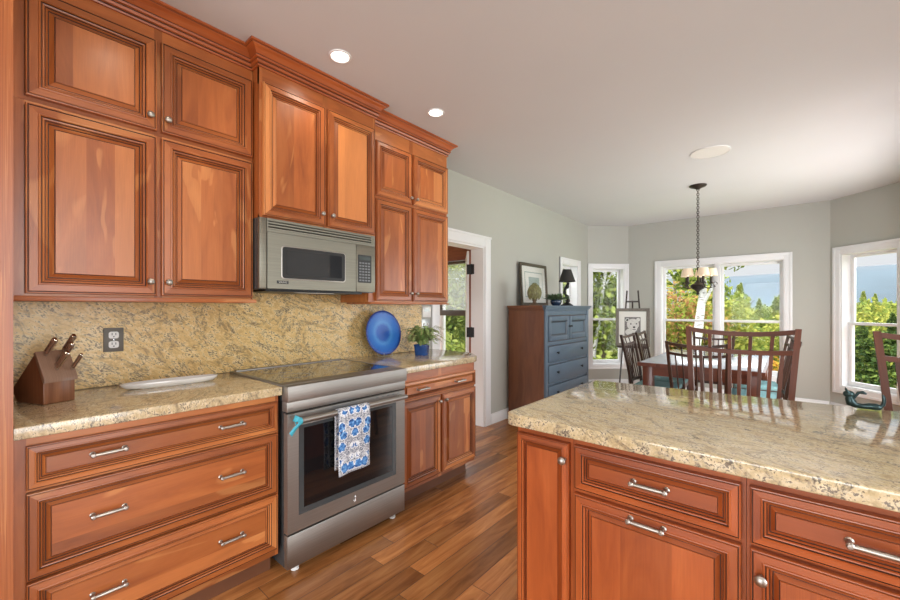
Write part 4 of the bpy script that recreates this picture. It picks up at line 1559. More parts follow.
# switches on the strip of wall beside the doorway
M = fx(W, 0, 0)
t = thing('thermostat', 'white wall thermostat above the switch plate beside the doorway', 'thermostat', (W, 2.585, 1.21))
mb = MB(M)
mb.box(2.525, 2.640, 1.205, 1.305, 0.001, 0.022, bev=0.006)
mb.build('housing', 'white_plastic', t)
mb = MB(M)
mb.box(2.548, 2.617, 1.255, 1.288, 0.022, 0.0228)
mb.build('display', 'steel_plate', t)
t = thing('light_switch', 'metal switch plate with white toggles beside the doorway', 'switch', (W, 2.585, 1.08))
mb = MB(M)
mb.box(2.530, 2.640, 1.080, 1.190, 0.001, 0.006, bev=0.002)
mb.build('cover_plate', 'steel_plate', t)
for a in (2.558, 2.604):
    mb = MB(M)
    mb.box(a - 0.006, a + 0.006, 1.115, 1.155, 0.006, 0.008)
    mb.box(a - 0.004, a + 0.004, 1.135, 1.150, 0.008, 0.017, bev=0.001)
    mb.build('toggle', 'white_plastic', t)

# blue glass plate on a stand
t = thing('plate_stand', 'small brass plate stand holding the round blue glass plate', 'plate stand', (-2.40, 1.985, CT))
mb = MB()
for y in (1.945, 2.025):
    mb.tube([(-2.435, y, 1.06), (-2.425, y, 0.99), (-2.405, y, CT + 0.006), (-2.35, y, CT + 0.005), (-2.335, y, CT + 0.008), (-2.333, y, CT + 0.028)], 0.003, 8)
mb.tube([(-2.432, 1.945, 1.04), (-2.432, 2.025, 1.04)], 0.0025, 8)
mb.tube([(-2.37, 1.945, CT + 0.005), (-2.37, 2.025, CT + 0.005)], 0.0025, 8)
mb.build('wire_frame', 'gold_text', t)
tl = 0.14
zc = Vector((math.cos(tl), 0, math.sin(tl)))
yc = Vector((-math.sin(tl), 0, math.cos(tl)))
PR = 0.172
pc = Vector((-2.378, 1.985, CT + 0.012)) + yc * PR
MP = frame(tuple(pc), (0, 1, 0), tuple(yc), tuple(zc))
mb = MB(MP)
rows = []
pp = [(0.001, 0.0), (0.05, 0.0), (0.10, 0.004), (0.15, 0.014), (0.170, 0.020), (0.172, 0.022), (0.170, 0.0245), (0.15, 0.019), (0.10, 0.009), (0.06, 0.006), (0.03, 0.007), (0.001, 0.0075)]
rows = [[(r * math.cos(2 * math.pi * k / 56), r * math.sin(2 * math.pi * k / 56), h) for k in range(56)] for r, h in pp]
mb.grid(rows, closed_u=True, uvf=lambda i, j: (pp[i][0] / PR * math.cos(2 * math.pi * j / 56), pp[i][0] / PR * math.sin(2 * math.pi * j / 56)))
tag(mb.build('decorative_plate', 'blue_glass', angle=70), 'round cobalt blue glass plate standing against the backsplash', 'plate')

# potted fern
px, py = -2.235, 2.250
t = thing('potted_fern', 'feathery green fern in a blue glazed pot by the doorway', 'plant', (px, py, CT))
mb = MB()


def sq_ring(r, h, n=32, p=5.0):
    out = []
    for k in range(n):
        a = 2 * math.pi * k / n + math.radians(20)
        ca, sa = math.cos(a), math.sin(a)
        d = (abs(math.cos(a - math.radians(20))) ** p + abs(math.sin(a - math.radians(20))) ** p) ** (-1 / p)
        out.append((px + r * d * ca, py + r * d * sa, CT + h))
    return out


rows = [sq_ring(r, h) for r, h in ((0.001, 0.0), (0.045, 0.0), (0.047, 0.003), (0.053, 0.072), (0.056, 0.080), (0.056, 0.086), (0.050, 0.086), (0.048, 0.075), (0.047, 0.072))]
mb.grid(rows, closed_u=True)
mb.build('pot', 'blue_pot', t, angle=50)
mb = MB()
rows = [sq_ring(r, h) for r, h in ((0.047, 0.068), (0.047, 0.073), (0.001, 0.076))]
mb.grid(rows, closed_u=True)
mb.build('soil', 'soil', t)
rg = random.Random(5)
mb = MB()
mb2 = MB()
for i in range(95):
    a = rg.uniform(0, 2 * math.pi)
    reach = rg.uniform(0.07, 0.20)
    top = rg.uniform(0.07, 0.19)
    L = []
    for k in range(9):
        f = k / 8
        rr = 0.012 + reach * f ** 1.2
        h = 0.072 + top * math.sin(min(1.0, f * 1.0) * math.pi * 0.62) * (1.0) - 0.05 * f * f * rg.uniform(0.6, 1.4)
        L.append(Vector((px + math.cos(a) * rr, py + math.sin(a) * rr, CT + h)))
    if any(p.x < -2.485 or (p.x < -2.30 and p.y < 2.175) for p in L):
        continue
    mb2.tube(L, [0.0014] * 8 + [0.0006], 5)
    side = Vector((-math.sin(a), math.cos(a), 0))
    for k in range(2, 17):
        f = k / 17
        p = L[int(f * 8)].lerp(L[min(8, int(f * 8) + 1)], f * 8 % 1)
        d = (L[min(8, int(f * 8) + 1)] - L[int(f * 8)]).normalized()
        ll = 0.032 * (1 - f * 0.65) * rg.uniform(0.7, 1.2)
        for s_ in (-1, 1):
            u = (side * s_ + d * 0.55 + Vector((0, 0, rg.uniform(-0.3, 0.25)))).normalized()
            nrm = d * 0.0065
            mb.face([p, p + u * ll * 0.5 + nrm, p + u * ll, p + u * ll * 0.5 - nrm])
mb.build('fronds', 'fern_green', t, recalc=False)
mb2.build('stems', 'cream_stem', t)

# ---------------------------------------------------------------- ceiling fittings
def recessed(x, y, label, group=None, power=7.5):
    t = thing('recessed_light', label, 'ceiling light', (x, y, CEIL), group)
    mb = MB()
    mb.lathe([(0.060, CEIL - 0.0005), (0.058, CEIL - 0.005), (0.050, CEIL - 0.007), (0.046, CEIL - 0.004), (0.045, CEIL - 0.0005)], (x, y, 0), 36, caps=False)
    mb.build('trim_ring', 'white_trim', t)
    mb = MB()
    mb.lathe([(0.0455, CEIL - 0.0015), (0.042, CEIL - 0.0035), (0.02, CEIL - 0.006), (0.0005, CEIL - 0.0065)], (x, y, 0), 36)
    mb.build('lens', 'lamp_lens', t)
    L = bpy.data.lights.new('lamp', 'SPOT')
    L.energy = power
    L.color = (1.0, 0.86, 0.68)
    L.spot_size = math.radians(150)
    L.spot_blend = 0.8
    L.shadow_soft_size = 0.05
    lo = bpy.data.objects.new('lamp', L)
    C.objects.link(lo)
    lo.parent = t
    lo.location = (0, 0, -0.03)
    return t


recessed(-1.835, 1.225, 'glowing recessed ceiling light nearest the microwave cabinet')
recessed(-1.86, 2.01, 'glowing recessed ceiling light above the doorway end of the cabinets')
recessed(-1.60, 0.40, 'unseen recessed ceiling light above the knife block counter', power=9)  # this and the next three are unseen downlights, added for fill
recessed(-0.1, 0.45, 'unseen recessed ceiling light above the island front', power=11)
recessed(0.9, 0.6, 'unseen recessed ceiling light above the right end of the island', power=10)
recessed(-0.9, -0.9, 'unseen recessed ceiling light behind the photographer', power=11)
c0 = on_z(710, 152, CEIL)
t = thing('ceiling_speaker', 'flat round white speaker grille in the ceiling', 'ceiling speaker', (c0.x, c0.y, CEIL))
mb = MB()
mb.lathe([(0.150, CEIL - 0.0005), (0.149, CEIL - 0.006), (0.142, CEIL - 0.008), (0.140, CEIL - 0.0065)], (c0.x, c0.y, 0), 48, caps=False)
mb.build('rim', 'white_trim', t)
mb = MB()
mb.lathe([(0.140, CEIL - 0.0055), (0.08, CEIL - 0.0062), (0.0005, CEIL - 0.0065)], (c0.x, c0.y, 0), 48)
mb.build('grille', 'white_plastic', t)

# ---------------------------------------------------------------- chandelier
CX, CY = -0.772, 5.10
t = thing('chandelier', 'dark metal chandelier with cream glass shades hanging on a chain', 'chandelier', (CX, CY, CEIL))
mb = MB()
mb.lathe([(0.002, CEIL - 0.045), (0.018, CEIL - 0.043), (0.030, CEIL - 0.032), (0.075, CEIL - 0.016), (0.085, CEIL - 0.006), (0.085, CEIL - 0.0005)], (CX, CY, 0), 32)
mb.tube([(CX + 0.012 * math.cos(a), CY, CEIL - 0.052 + 0.012 * math.sin(a)) for a in [2 * math.pi * k / 14 for k in range(14)]], 0.003, 6, closed=True)
mb.build('canopy', 'bronze_dark', t)
mb = MB()
zt, zb = CEIL - 0.062, 1.74
n = 34
st_ = (zt - zb) / n
for i in range(n):
    z = zt - st_ * (i + 0.5)
    ph = 0 if i % 2 else math.pi / 2
    P = []
    for k in range(16):
        a = 2 * math.pi * k / 16
        x_, z_ = 0.0115 * math.cos(a), (st_ * 0.68) * math.sin(a)
        P.append((CX + x_ * math.cos(ph), CY + x_ * math.sin(ph), z + z_))
    mb.tube(P, 0.0034, 6, closed=True)
mb.build('chain', 'bronze_dark', t)
mb = MB()
mb.lathe([(0.004, 1.745), (0.010, 1.735), (0.013, 1.72), (0.008, 1.705), (0.008, 1.60), (0.015, 1.59), (0.022, 1.575), (0.034, 1.562), (0.070, 1.545), (0.075, 1.530), (0.060, 1.508), (0.036, 1.490), (0.018, 1.476), (0.012, 1.462), (0.016, 1.448), (0.006, 1.436), (0.0006, 1.430)], (CX, CY, 0), 28)
mb.build('stem_and_hub', 'bronze_dark', t)
for i in range(5):
    a = math.radians(14 + 72 * i)
    dx, dy = math.cos(a), math.sin(a)
    P = []
    for k in range(19):
        f = k / 18
        r = 0.05 + 0.075 * f + 0.02 * math.sin(f * math.pi)
        z = 1.530 - 0.030 * math.sin(f * math.pi * 0.95) + 0.035 * f ** 2
        P.append((CX + dx * r, CY + dy * r, z))
    mb = MB()
    mb.tube(P, 0.0058, 8)
    sp = []
    for k in range(20):
        b_ = k / 19 * 1.7 * math.pi
        rr = 0.028 * (1 - 0.6 * k / 19)
        r = 0.165 - rr * math.sin(b_)
        sp.append((CX + dx * r, CY + dy * r, 1.535 + 0.02 - rr * math.cos(b_)))
    mb.tube([P[9]] + sp, 0.004, 6)
    ex, ey, ez = P[-1]
    mb.lathe([(0.004, 0.0), (0.026, 0.006), (0.028, 0.012), (0.013, 0.018), (0.013, 0.080), (0.006, 0.082)], (ex, ey, ez - 0.006), 18)
    am = mb.build('arm', 'bronze_dark', t)
    mb = MB()
    mb.lathe([(0.058, 0.0), (0.0595, 0.001), (0.053, 0.040), (0.045, 0.080), (0.0435, 0.080), (0.0515, 0.040)], (ex, ey, ez + 0.082), 28, caps=False)
    mb.build('shade', 'shade_glow', am)
    mb = MB()
    mb.ball((ex, ey, ez + 0.100), 0.015, seg=12, scale=(1, 1, 1.7))
    mb.build('bulb', 'bulb_glow', am)

# ---------------------------------------------------------------- dresser
DX0, DX1, DY0, DY1, DZ = -2.485, -2.010, 3.92, 5.150, 1.318
t = thing('chest_of_drawers', 'tall brown wooden chest with a sky reflection painted blue on its front against the left wall', 'dresser', ((DX0 + DX1) / 2, (DY0 + DY1) / 2, 0))
mb = MB()
mb.box(DX0, DX1 - 0.025, DY0 + 0.012, DY1 - 0.012, 0.09, DZ - 0.055, grain=2)
mb.box(DX0 - 0.005, DX1 - 0.02, DY0 + 0.004, DY1 - 0.004, 0.0, 0.09, grain=0)
mb.build('carcass', 'dresser_brown', t)
mb = MB()
for o_, z0, z1 in ((0.004, DZ - 0.0549, DZ - 0.040), (0.020, DZ - 0.040, DZ - 0.022), (0.034, DZ - 0.022, DZ)):
    mb.box(DX0, DX1 - 0.028, DY0 + 0.012 - o_, DY1 - 0.012 + o_, z0, z1, 0, grain=0, bev=0.003)
mb.build('top', 'dresser_brown', t)
M = fx(DX1 - 0.025, 0, 0)
mb = MB(M)
mb.box(DY0 + 0.012, DY0 + 0.075, 0.0, DZ - 0.055, 0.0005, 0.022, bev=0.003)
mb.box(DY1 - 0.075, DY1 - 0.012, 0.0, DZ - 0.055, 0.0005, 0.022, bev=0.003)
for b0, b1 in ((1.205, DZ - 0.0555), (0.868, 0.912), (0.655, 0.680), (0.425, 0.450), (0.205, 0.23), (0.0, 0.05)):
    mb.box(DY0 + 0.075, DY1 - 0.075, b0, b1, 0.0005, 0.018, bev=0.002)
for o_, z0, z1 in ((0.026, DZ - 0.0549, DZ - 0.040), (0.038, DZ - 0.040, DZ - 0.022), (0.05, DZ - 0.022, DZ)):
    mb.box(DY0 + 0.012 - o_ + 0.02, DY1 - 0.012 + o_ - 0.02, z0, z1, -0.0025, o_, bev=0.003)
mb.build('face_frame', 'sky_sheen_blue', t)
ym = (DY0 + DY1) / 2
for a0, a1, k in ((DY0 + 0.082, ym - 0.006, 1), (ym + 0.006, DY1 - 0.082, 0)):
    mb = MB(M)
    w_ = 0.055
    b0, b1 = 0.920, 1.198
    for p in ((a0, a0 + w_, b0, b1), (a1 - w_, a1, b0, b1), (a0 + w_, a1 - w_, b0, b0 + w_), (a0 + w_, a1 - w_, b1 - w_, b1)):
        mb.box(*p, 0.001, 0.030, bev=0.003)
    mb.box(a0 + w_, a1 - w_, b0 + w_, b1 - w_, 0.001, 0.010)
    rows = []
    for i_, n_ in ((0.0, 0.026), (0.012, 0.020), (0.020, 0.011)):
        rows.append([(a0 + w_ + i_, b0 + w_ + i_, n_), (a1 - w_ - i_, b0 + w_ + i_, n_), (a1 - w_ - i_, b1 - w_ - i_, n_), (a0 + w_ + i_, b1 - w_ - i_, n_)])
    mb.grid(rows, 1, closed_u=True, smooth=False)
    d = mb.build('door', ['sky_sheen_blue', 'sky_sheen_dark'], t)
    mb = MB(M)
    a = a1 - 0.02 if k else a0 + 0.02
    mb.lathe([(0.006, 0.030), (0.006, 0.04), (0.013, 0.046), (0.013, 0.052), (0.0005, 0.056)], (a, 1.075, 0), 14)
    mb.build('knob', 'black_metal', d)
for b0, b1 in ((0.686, 0.862), (0.456, 0.649), (0.236, 0.419), (0.056, 0.20)):
    mb = MB(M)
    mb.box(DY0 + 0.082, DY1 - 0.082, b0, b1, 0.001, 0.030, bev=0.004)
    d = mb.build('drawer', 'sky_sheen_blue', t)
    for a in (DY0 + 0.28, DY1 - 0.28):
        mb = MB(M)
        mb.lathe([(0.007, 0.030), (0.006, 0.042), (0.015, 0.048), (0.016, 0.054), (0.0005, 0.059)], (a, (b0 + b1) / 2 + 0.01, 0), 14)
        mb.build('knob', 'black_metal', d)

# framed picture leaning on the wall above the dresser
DT = DZ + 0.0005
A = on_x(518.5, 303, -2.485)
y0, y1, hh = 4.17, 4.84, 0.53
t = thing('framed_picture', 'dark-framed print with pale mat leaning on the wall above the chest', 'picture', (-2.47, (y0 + y1) / 2, DT))
ln = 0.055
yc = Vector((-math.sin(ln), 0, math.cos(ln)))
nc = Vector((math.cos(ln), 0, math.sin(ln)))
MPx = frame((-2.488 + hh * math.sin(ln) + 0.0, y0, DT + 0.0012), (0, 1, 0), tuple(yc), tuple(nc))
wd_ = y1 - y0


def picture(t, Mx, wd_, hh, fw, frame_mat, mats, art):
    mb = MB(Mx)
    rows = []
    for i_, n_ in ((0, 0.0), (0, 0.018), (0.006, 0.024), (fw * 0.6, 0.022), (fw, 0.014), (fw, 0.004)):
        rows.append([(i_, i_, n_), (wd_ - i_, i_, n_), (wd_ - i_, hh - i_, n_), (i_, hh - i_, n_)])
    mb.grid(rows, 0, closed_u=True, smooth=False)
    mb.face([(0, 0, 0.0), (0, hh, 0), (wd_, hh, 0), (wd_, 0, 0)])
    mb.build('frame', frame_mat, t)
    n_ = 0.006
    i_ = fw
    for k, (m, step) in enumerate(mats):
        mb = MB(Mx)
        mb.box(i_ - 0.002, wd_ - i_ + 0.002, i_ - 0.002, hh - i_ + 0.002, n_ - 0.002, n_)
        mb.build('mat_board' if k < len(mats) - 1 else 'print', m, t)
        i_ += step
        n_ += 0.0012
    art(Mx, i_, n_)


def art_boat(Mx, i_, n_):
    mb = MB(Mx)
    mb.box(0.20, 0.47, 0.17, 0.36, n_ - 0.001, n_, 0)
    mb.face([(0.20, 0.15, n_ + .0004), (0.45, 0.15, n_ + .0004), (0.45, 0.20, n_ + .0004), (0.34, 0.225, n_ + .0004), (0.20, 0.19, n_ + .0004)], 1)
    mb.face([(0.27, 0.20, n_ + .0008), (0.33, 0.20, n_ + .0008), (0.31, 0.265, n_ + .0008)], 2)
    o = mb.build('print_image', ['mat_green', 'sketch_gray', 'sketch_light'], t, recalc=False)


picture(t, MPx, wd_, hh, 0.038, 'art_frame', [('mat_board', 0.07), ('mat_green', 0.012), ('mat_board', 0.03)], art_boat)
mb = MB(MPx)
mb.box(0.036, wd_ - 0.036, 0.036, hh - 0.036, 0.0115, 0.0125)
mb.build('glazing', 'pane_glass', t)

# artichoke ornament
ax, ay = -2.17, 4.06
ap = at_depth(534.5, 4.42)
ax, ay = ap.x, ap.y
t = thing('artichoke_ornament', 'green-gold artichoke finial ornament on a turned foot atop the chest', 'ornament', (ax, ay, DT))
mb = MB()
mb.lathe([(0.0005, 0.0), (0.055, 0.0), (0.056, 0.008), (0.045, 0.016), (0.024, 0.026), (0.018, 0.045), (0.026, 0.056), (0.024, 0.064), (0.012, 0.070)], (ax, ay, DT), 26)
mb.build('foot', 'artichoke_base', t)
mb = MB()
mb.lathe([(0.012, 0.066), (0.050, 0.085), (0.072, 0.125), (0.072, 0.165), (0.055, 0.205), (0.030, 0.235), (0.0005, 0.252)], (ax, ay, DT), 22)
for lv in range(9):
    f = lv / 8
    z = 0.085 + 0.145 * f
    R_ = 0.078 * math.sin(math.pi * (0.22 + 0.68 * f)) ** 0.8
    nn_ = max(6, int(12 - lv * 0.7))
    for k in range(nn_):
        a = 2 * math.pi * (k + 0.5 * (lv % 2)) / nn_
        ex = Vector((math.cos(a), math.sin(a), 0))
        tn = Vector((-math.sin(a), math.cos(a), 0))
        w_ = R_ * 2.6 / nn_ + 0.006
        b0 = Vector((ax, ay, DT + z - 0.02)) + ex * (R_ * 0.92)
        rows = []
        for (g, ww, oo) in ((0.0, 0.7, 0.0), (0.35, 1.0, 0.007), (0.75, 0.7, 0.010), (1.0, 0.06, 0.006 - 0.01 * f)):
            c_ = b0 + Vector((0, 0, 0.044 * g)) + ex * (oo - 0.016 * g * f)
            rows.append([c_ - tn * w_ * ww * 0.5 - ex * 0.004, c_ + ex * 0.004, c_ + tn * w_ * ww * 0.5 - ex * 0.004])
        mb.grid(rows, smooth=True)
mb.build('bracts', 'artichoke', t)

# small potted succulent
ap = at_depth(556, 4.72)
sx, sy = ap.x, ap.y
t = thing('potted_succulent', 'low leafy plant in a round dark blue pot atop the chest', 'plant', (sx, sy, DT))
mb = MB()
mb.lathe([(0.0005, 0.0), (0.040, 0.0), (0.058, 0.018), (0.068, 0.045), (0.066, 0.062), (0.060, 0.070), (0.054, 0.070), (0.055, 0.058), (0.0005, 0.056)], (sx, sy, DT), 30)
mb.build('pot', 'dark_blue_pot', t)
mb = MB()
rg = random.Random(11)
for i in range(150):
    a = rg.uniform(0, 6.283)
    el = rg.uniform(0.25, 1.4)
    L = rg.uniform(0.10, 0.18) * (0.75 + 0.25 * math.cos(el))
    d = Vector((math.cos(a) * math.cos(el), math.sin(a) * math.cos(el), math.sin(el) * 0.75))
    s_ = d.cross(Vector((0, 0, 1))).normalized()
    u_ = s_.cross(d)
    p = Vector((sx, sy, DT + 0.062)) + Vector((math.cos(a), math.sin(a), 0)) * rg.uniform(0, 0.045)
    w_ = rg.uniform(0.011, 0.018)
    rows = []
    for g, ww in ((0, 0.3), (0.35, 0.9), (0.7, 1.0), (1.0, 0.08)):
        c_ = p + d * L * g + Vector((0, 0, -0.02 * g * g))
        rows.append([c_ - s_ * w_ * ww, c_ + u_ * 0.003, c_ + s_ * w_ * ww])
    mb.grid(rows)
mb.build('leaves', 'succulent_green', t, recalc=False)

# table lamp
ap = at_depth(567, 4.98)
lx, ly = ap.x, ap.y
t = thing('table_lamp', 'small black lamp with twisted figurine stem and black shade atop the chest', 'lamp', (lx, ly, DT))
mb = MB()
mb.lathe([(0.0005, 0.0), (0.075, 0.0), (0.076, 0.010), (0.060, 0.018), (0.045, 0.030), (0.020, 0.040), (0.012, 0.045)], (lx, ly, DT), 26)
mb.build('base', 'black_metal', t)
mb = MB()
P, Rr = [], []
for k in range(26):
    f = k / 25
    P.append((lx + 0.022 * math.sin(f * 7.5), ly + 0.022 * math.cos(f * 7.5) - 0.022, DT + 0.035 + 0.255 * f))
    Rr.append(0.017 + 0.010 * math.sin(f * 15) ** 2 - 0.008 * f)
mb.tube(P, Rr, 12)
mb.ball((lx + 0.005, ly, DT + 0.245), 0.024, scale=(1, 1, 1.3))
mb.tube([(lx, ly, DT + 0.24), (lx, ly, DT + 0.345)], 0.006, 8)
mb.build('stem', 'black_metal', t)
mb = MB()
mb.ball((lx, ly, DT + 0.335), 0.022, seg=12, scale=(1, 1, 1.3))
mb.build('bulb', 'bulb_glow', t)
mb = MB()
mb.lathe([(0.100, 0.300), (0.102, 0.302), (0.052, 0.455), (0.050, 0.455), (0.0985, 0.302)], (lx, ly, DT), 30, caps=False)
mb.tube([(lx - 0.0515, ly, DT + 0.450), (lx + 0.0515, ly, DT + 0.450)], 0.002, 6)
mb.tube([(lx, ly, DT + 0.345), (lx, ly, DT + 0.452)], 0.002, 6)
mb.build('lamp_shade', 'lampshade_black', t)

# ---------------------------------------------------------------- easel with framed drawing
ec = at_depth(632.5, 5.83)
ex0, ey0 = ec.x, ec.y
view = Vector((-ex0, -ey0, 0)).normalized()
rt = Vector((-view.y, view.x, 0))
rt = rt if rt.x > 0 else -rt
ME = frame((ex0, ey0, 0), tuple(rt), (0, 0, 1), tuple(view))
t = thing('easel', 'black wooden easel by the bay window holding the framed animal drawing', 'easel', (ex0, ey0, 0))


def epoint(a, z, n_=0.0):
    return (a, z, -0.14 * (z - 0.75) + n_)


mb = MB(ME)
mb.bar(epoint(-0.075, 1.55), epoint(-0.185, 0.0), 0.022, 0.02)
mb.bar(epoint(0.075, 1.55), epoint(0.185, 0.0), 0.022, 0.02)
mb.build('front_legs', 'black_brown', t)
mb = MB(ME)
mb.bar((0.0, 1.40, -0.11), (0.0, 0.0, -0.42), 0.022, 0.02)
mb.build('rear_leg', 'black_brown', t)
mb = MB(ME)
mb.bar(epoint(-0.095, 1.385), epoint(0.095, 1.385), 0.024, 0.016)
mb.build('top_crossbar', 'black_brown', t)
mb = MB(ME)
mb.box(-0.21, 0.21, 0.700, 0.722, -0.01, 0.050, bev=0.003)
mb.box(-0.21, 0.21, 0.722, 0.732, 0.044, 0.050, bev=0.002)
mb.build('ledge', 'black_brown', t)
wd_, hh = 0.46, 0.565
ln = 0.139
R3 = ME.to_3x3()
yv = (R3 @ Vector((0, math.cos(ln), -math.sin(ln)))).normalized()
nv = (R3 @ Vector((0, math.sin(ln), math.cos(ln)))).normalized()
o0 = ME @ Vector((-wd_ / 2, 0.7235, 0.0165))
MA = frame(tuple(o0), tuple(rt), tuple(yv), tuple(nv))
t = thing('framed_drawing', 'grey-framed charcoal drawing of a pale animal face, resting on the easel', 'picture', tuple(o0 + rt * wd_ / 2))


def art_animal(Mx, i_, n_):
    def blob(cx, cy, rx, ry, m, dn, rot=0.0, pts=18):
        P = []
        for k in range(pts):
            a = 2 * math.pi * k / pts
            x_, y_ = rx * math.cos(a), ry * math.sin(a)
            P.append((cx + x_ * math.cos(rot) - y_ * math.sin(rot), cy + x_ * math.sin(rot) + y_ * math.cos(rot), n_ + dn))
        mb.face(P, m)
    mb = MB(Mx)
    x0, x1, y0, y1 = 0.122, 0.338, 0.160, 0.435
    mb.box(x0, x1, y0, y1, n_ - 0.001, n_, 0)
    cx, cy = 0.235, 0.315
    blob(cx - 0.035, y0 + 0.052, 0.07, 0.05, 1, 0.0003)
    blob(cx - 0.075, cy + 0.075, 0.030, 0.026, 1, 0.0004, 0.6)
    blob(cx + 0.070, cy + 0.080, 0.026, 0.030, 1, 0.0004, -0.5)
    blob(cx - 0.075, cy + 0.075, 0.017, 0.014, 2, 0.0006, 0.6)
    blob(cx, cy + 0.010, 0.082, 0.085, 1, 0.0005)
    blob(cx + 0.012, cy - 0.045, 0.047, 0.052, 1, 0.0007)
    blob(cx - 0.028, cy + 0.018, 0.011, 0.009, 2, 0.0009)
    blob(cx + 0.048, cy + 0.022, 0.010, 0.009, 2, 0.0009)
    blob(cx + 0.016, cy - 0.030, 0.017, 0.013, 2, 0.0009)
    blob(cx + 0.016, cy - 0.066, 0.026, 0.004, 2, 0.0009)
    mb.build('drawing', ['sketch_gray', 'sketch_light', 'sketch_dark'], t, recalc=False)


picture(t, MA, wd_, hh, 0.045, 'art_frame_gray', [('mat_board', 0.06)], art_animal)

# ---------------------------------------------------------------- dining table
T0, T1, U0, U1, TZ = -1.165, -0.155, 4.24, 5.86, 0.745
t = thing('dining_table', 'dark cherry dining table with thick square legs under the chandelier', 'table', ((T0 + T1) / 2, (U0 + U1) / 2, 0))
mb = MB()
for k in range(6):
    a, b_ = T0 + (T1 - T0) * k / 6, T0 + (T1 - T0) * (k + 1) / 6
    mb.box(a, b_ - 0.0006, U0, U1, TZ - 0.034, TZ, grain=1)
mb.build('table_top', 'table_cherry', t)
mb = MB()
mb.prism(rounded([(T0 + 0.02, U0 + 0.02), (T1 - 0.02, U0 + 0.02), (T1 - 0.02, U1 - 0.02), (T0 + 0.02, U1 - 0.02)], 0.02), TZ + 0.0003, TZ + 0.006, bev=0.002)
gt = mb.build('sheen_sheet', 'table_sheen', t)  # added sheet, its pale colour imitates window light reflected in the wood
gt['label'] = 'pale added sheet standing in for the sky reflection on the table top'
mb = MB()
i_ = 0.055
for p in ((T0 + i_, T1 - i_, U0 + i_, U0 + i_ + 0.025), (T0 + i_, T1 - i_, U1 - i_ - 0.025, U1 - i_), ):
    mb.box(*p, TZ - 0.125, TZ - 0.0345, grain=0)
for p in ((T0 + i_, T0 + i_ + 0.025, U0 + i_ + 0.03, U1 - i_ - 0.03), (T1 - i_ - 0.025, T1 - i_, U0 + i_ + 0.03, U1 - i_ - 0.03)):
    mb.box(*p, TZ - 0.125, TZ - 0.0345, grain=1)
mb.build('apron', 'dark_cherry', t)
for xa in (T0 + 0.04, T1 - 0.13):
    for ya in (U0 + 0.04, U1 - 0.13):
        mb = MB()
        mb.box(xa, xa + 0.09, ya, ya + 0.09, 0, TZ - 0.0345, grain=2, bev=0.004)
        mb.build('leg', 'dark_cherry', t)


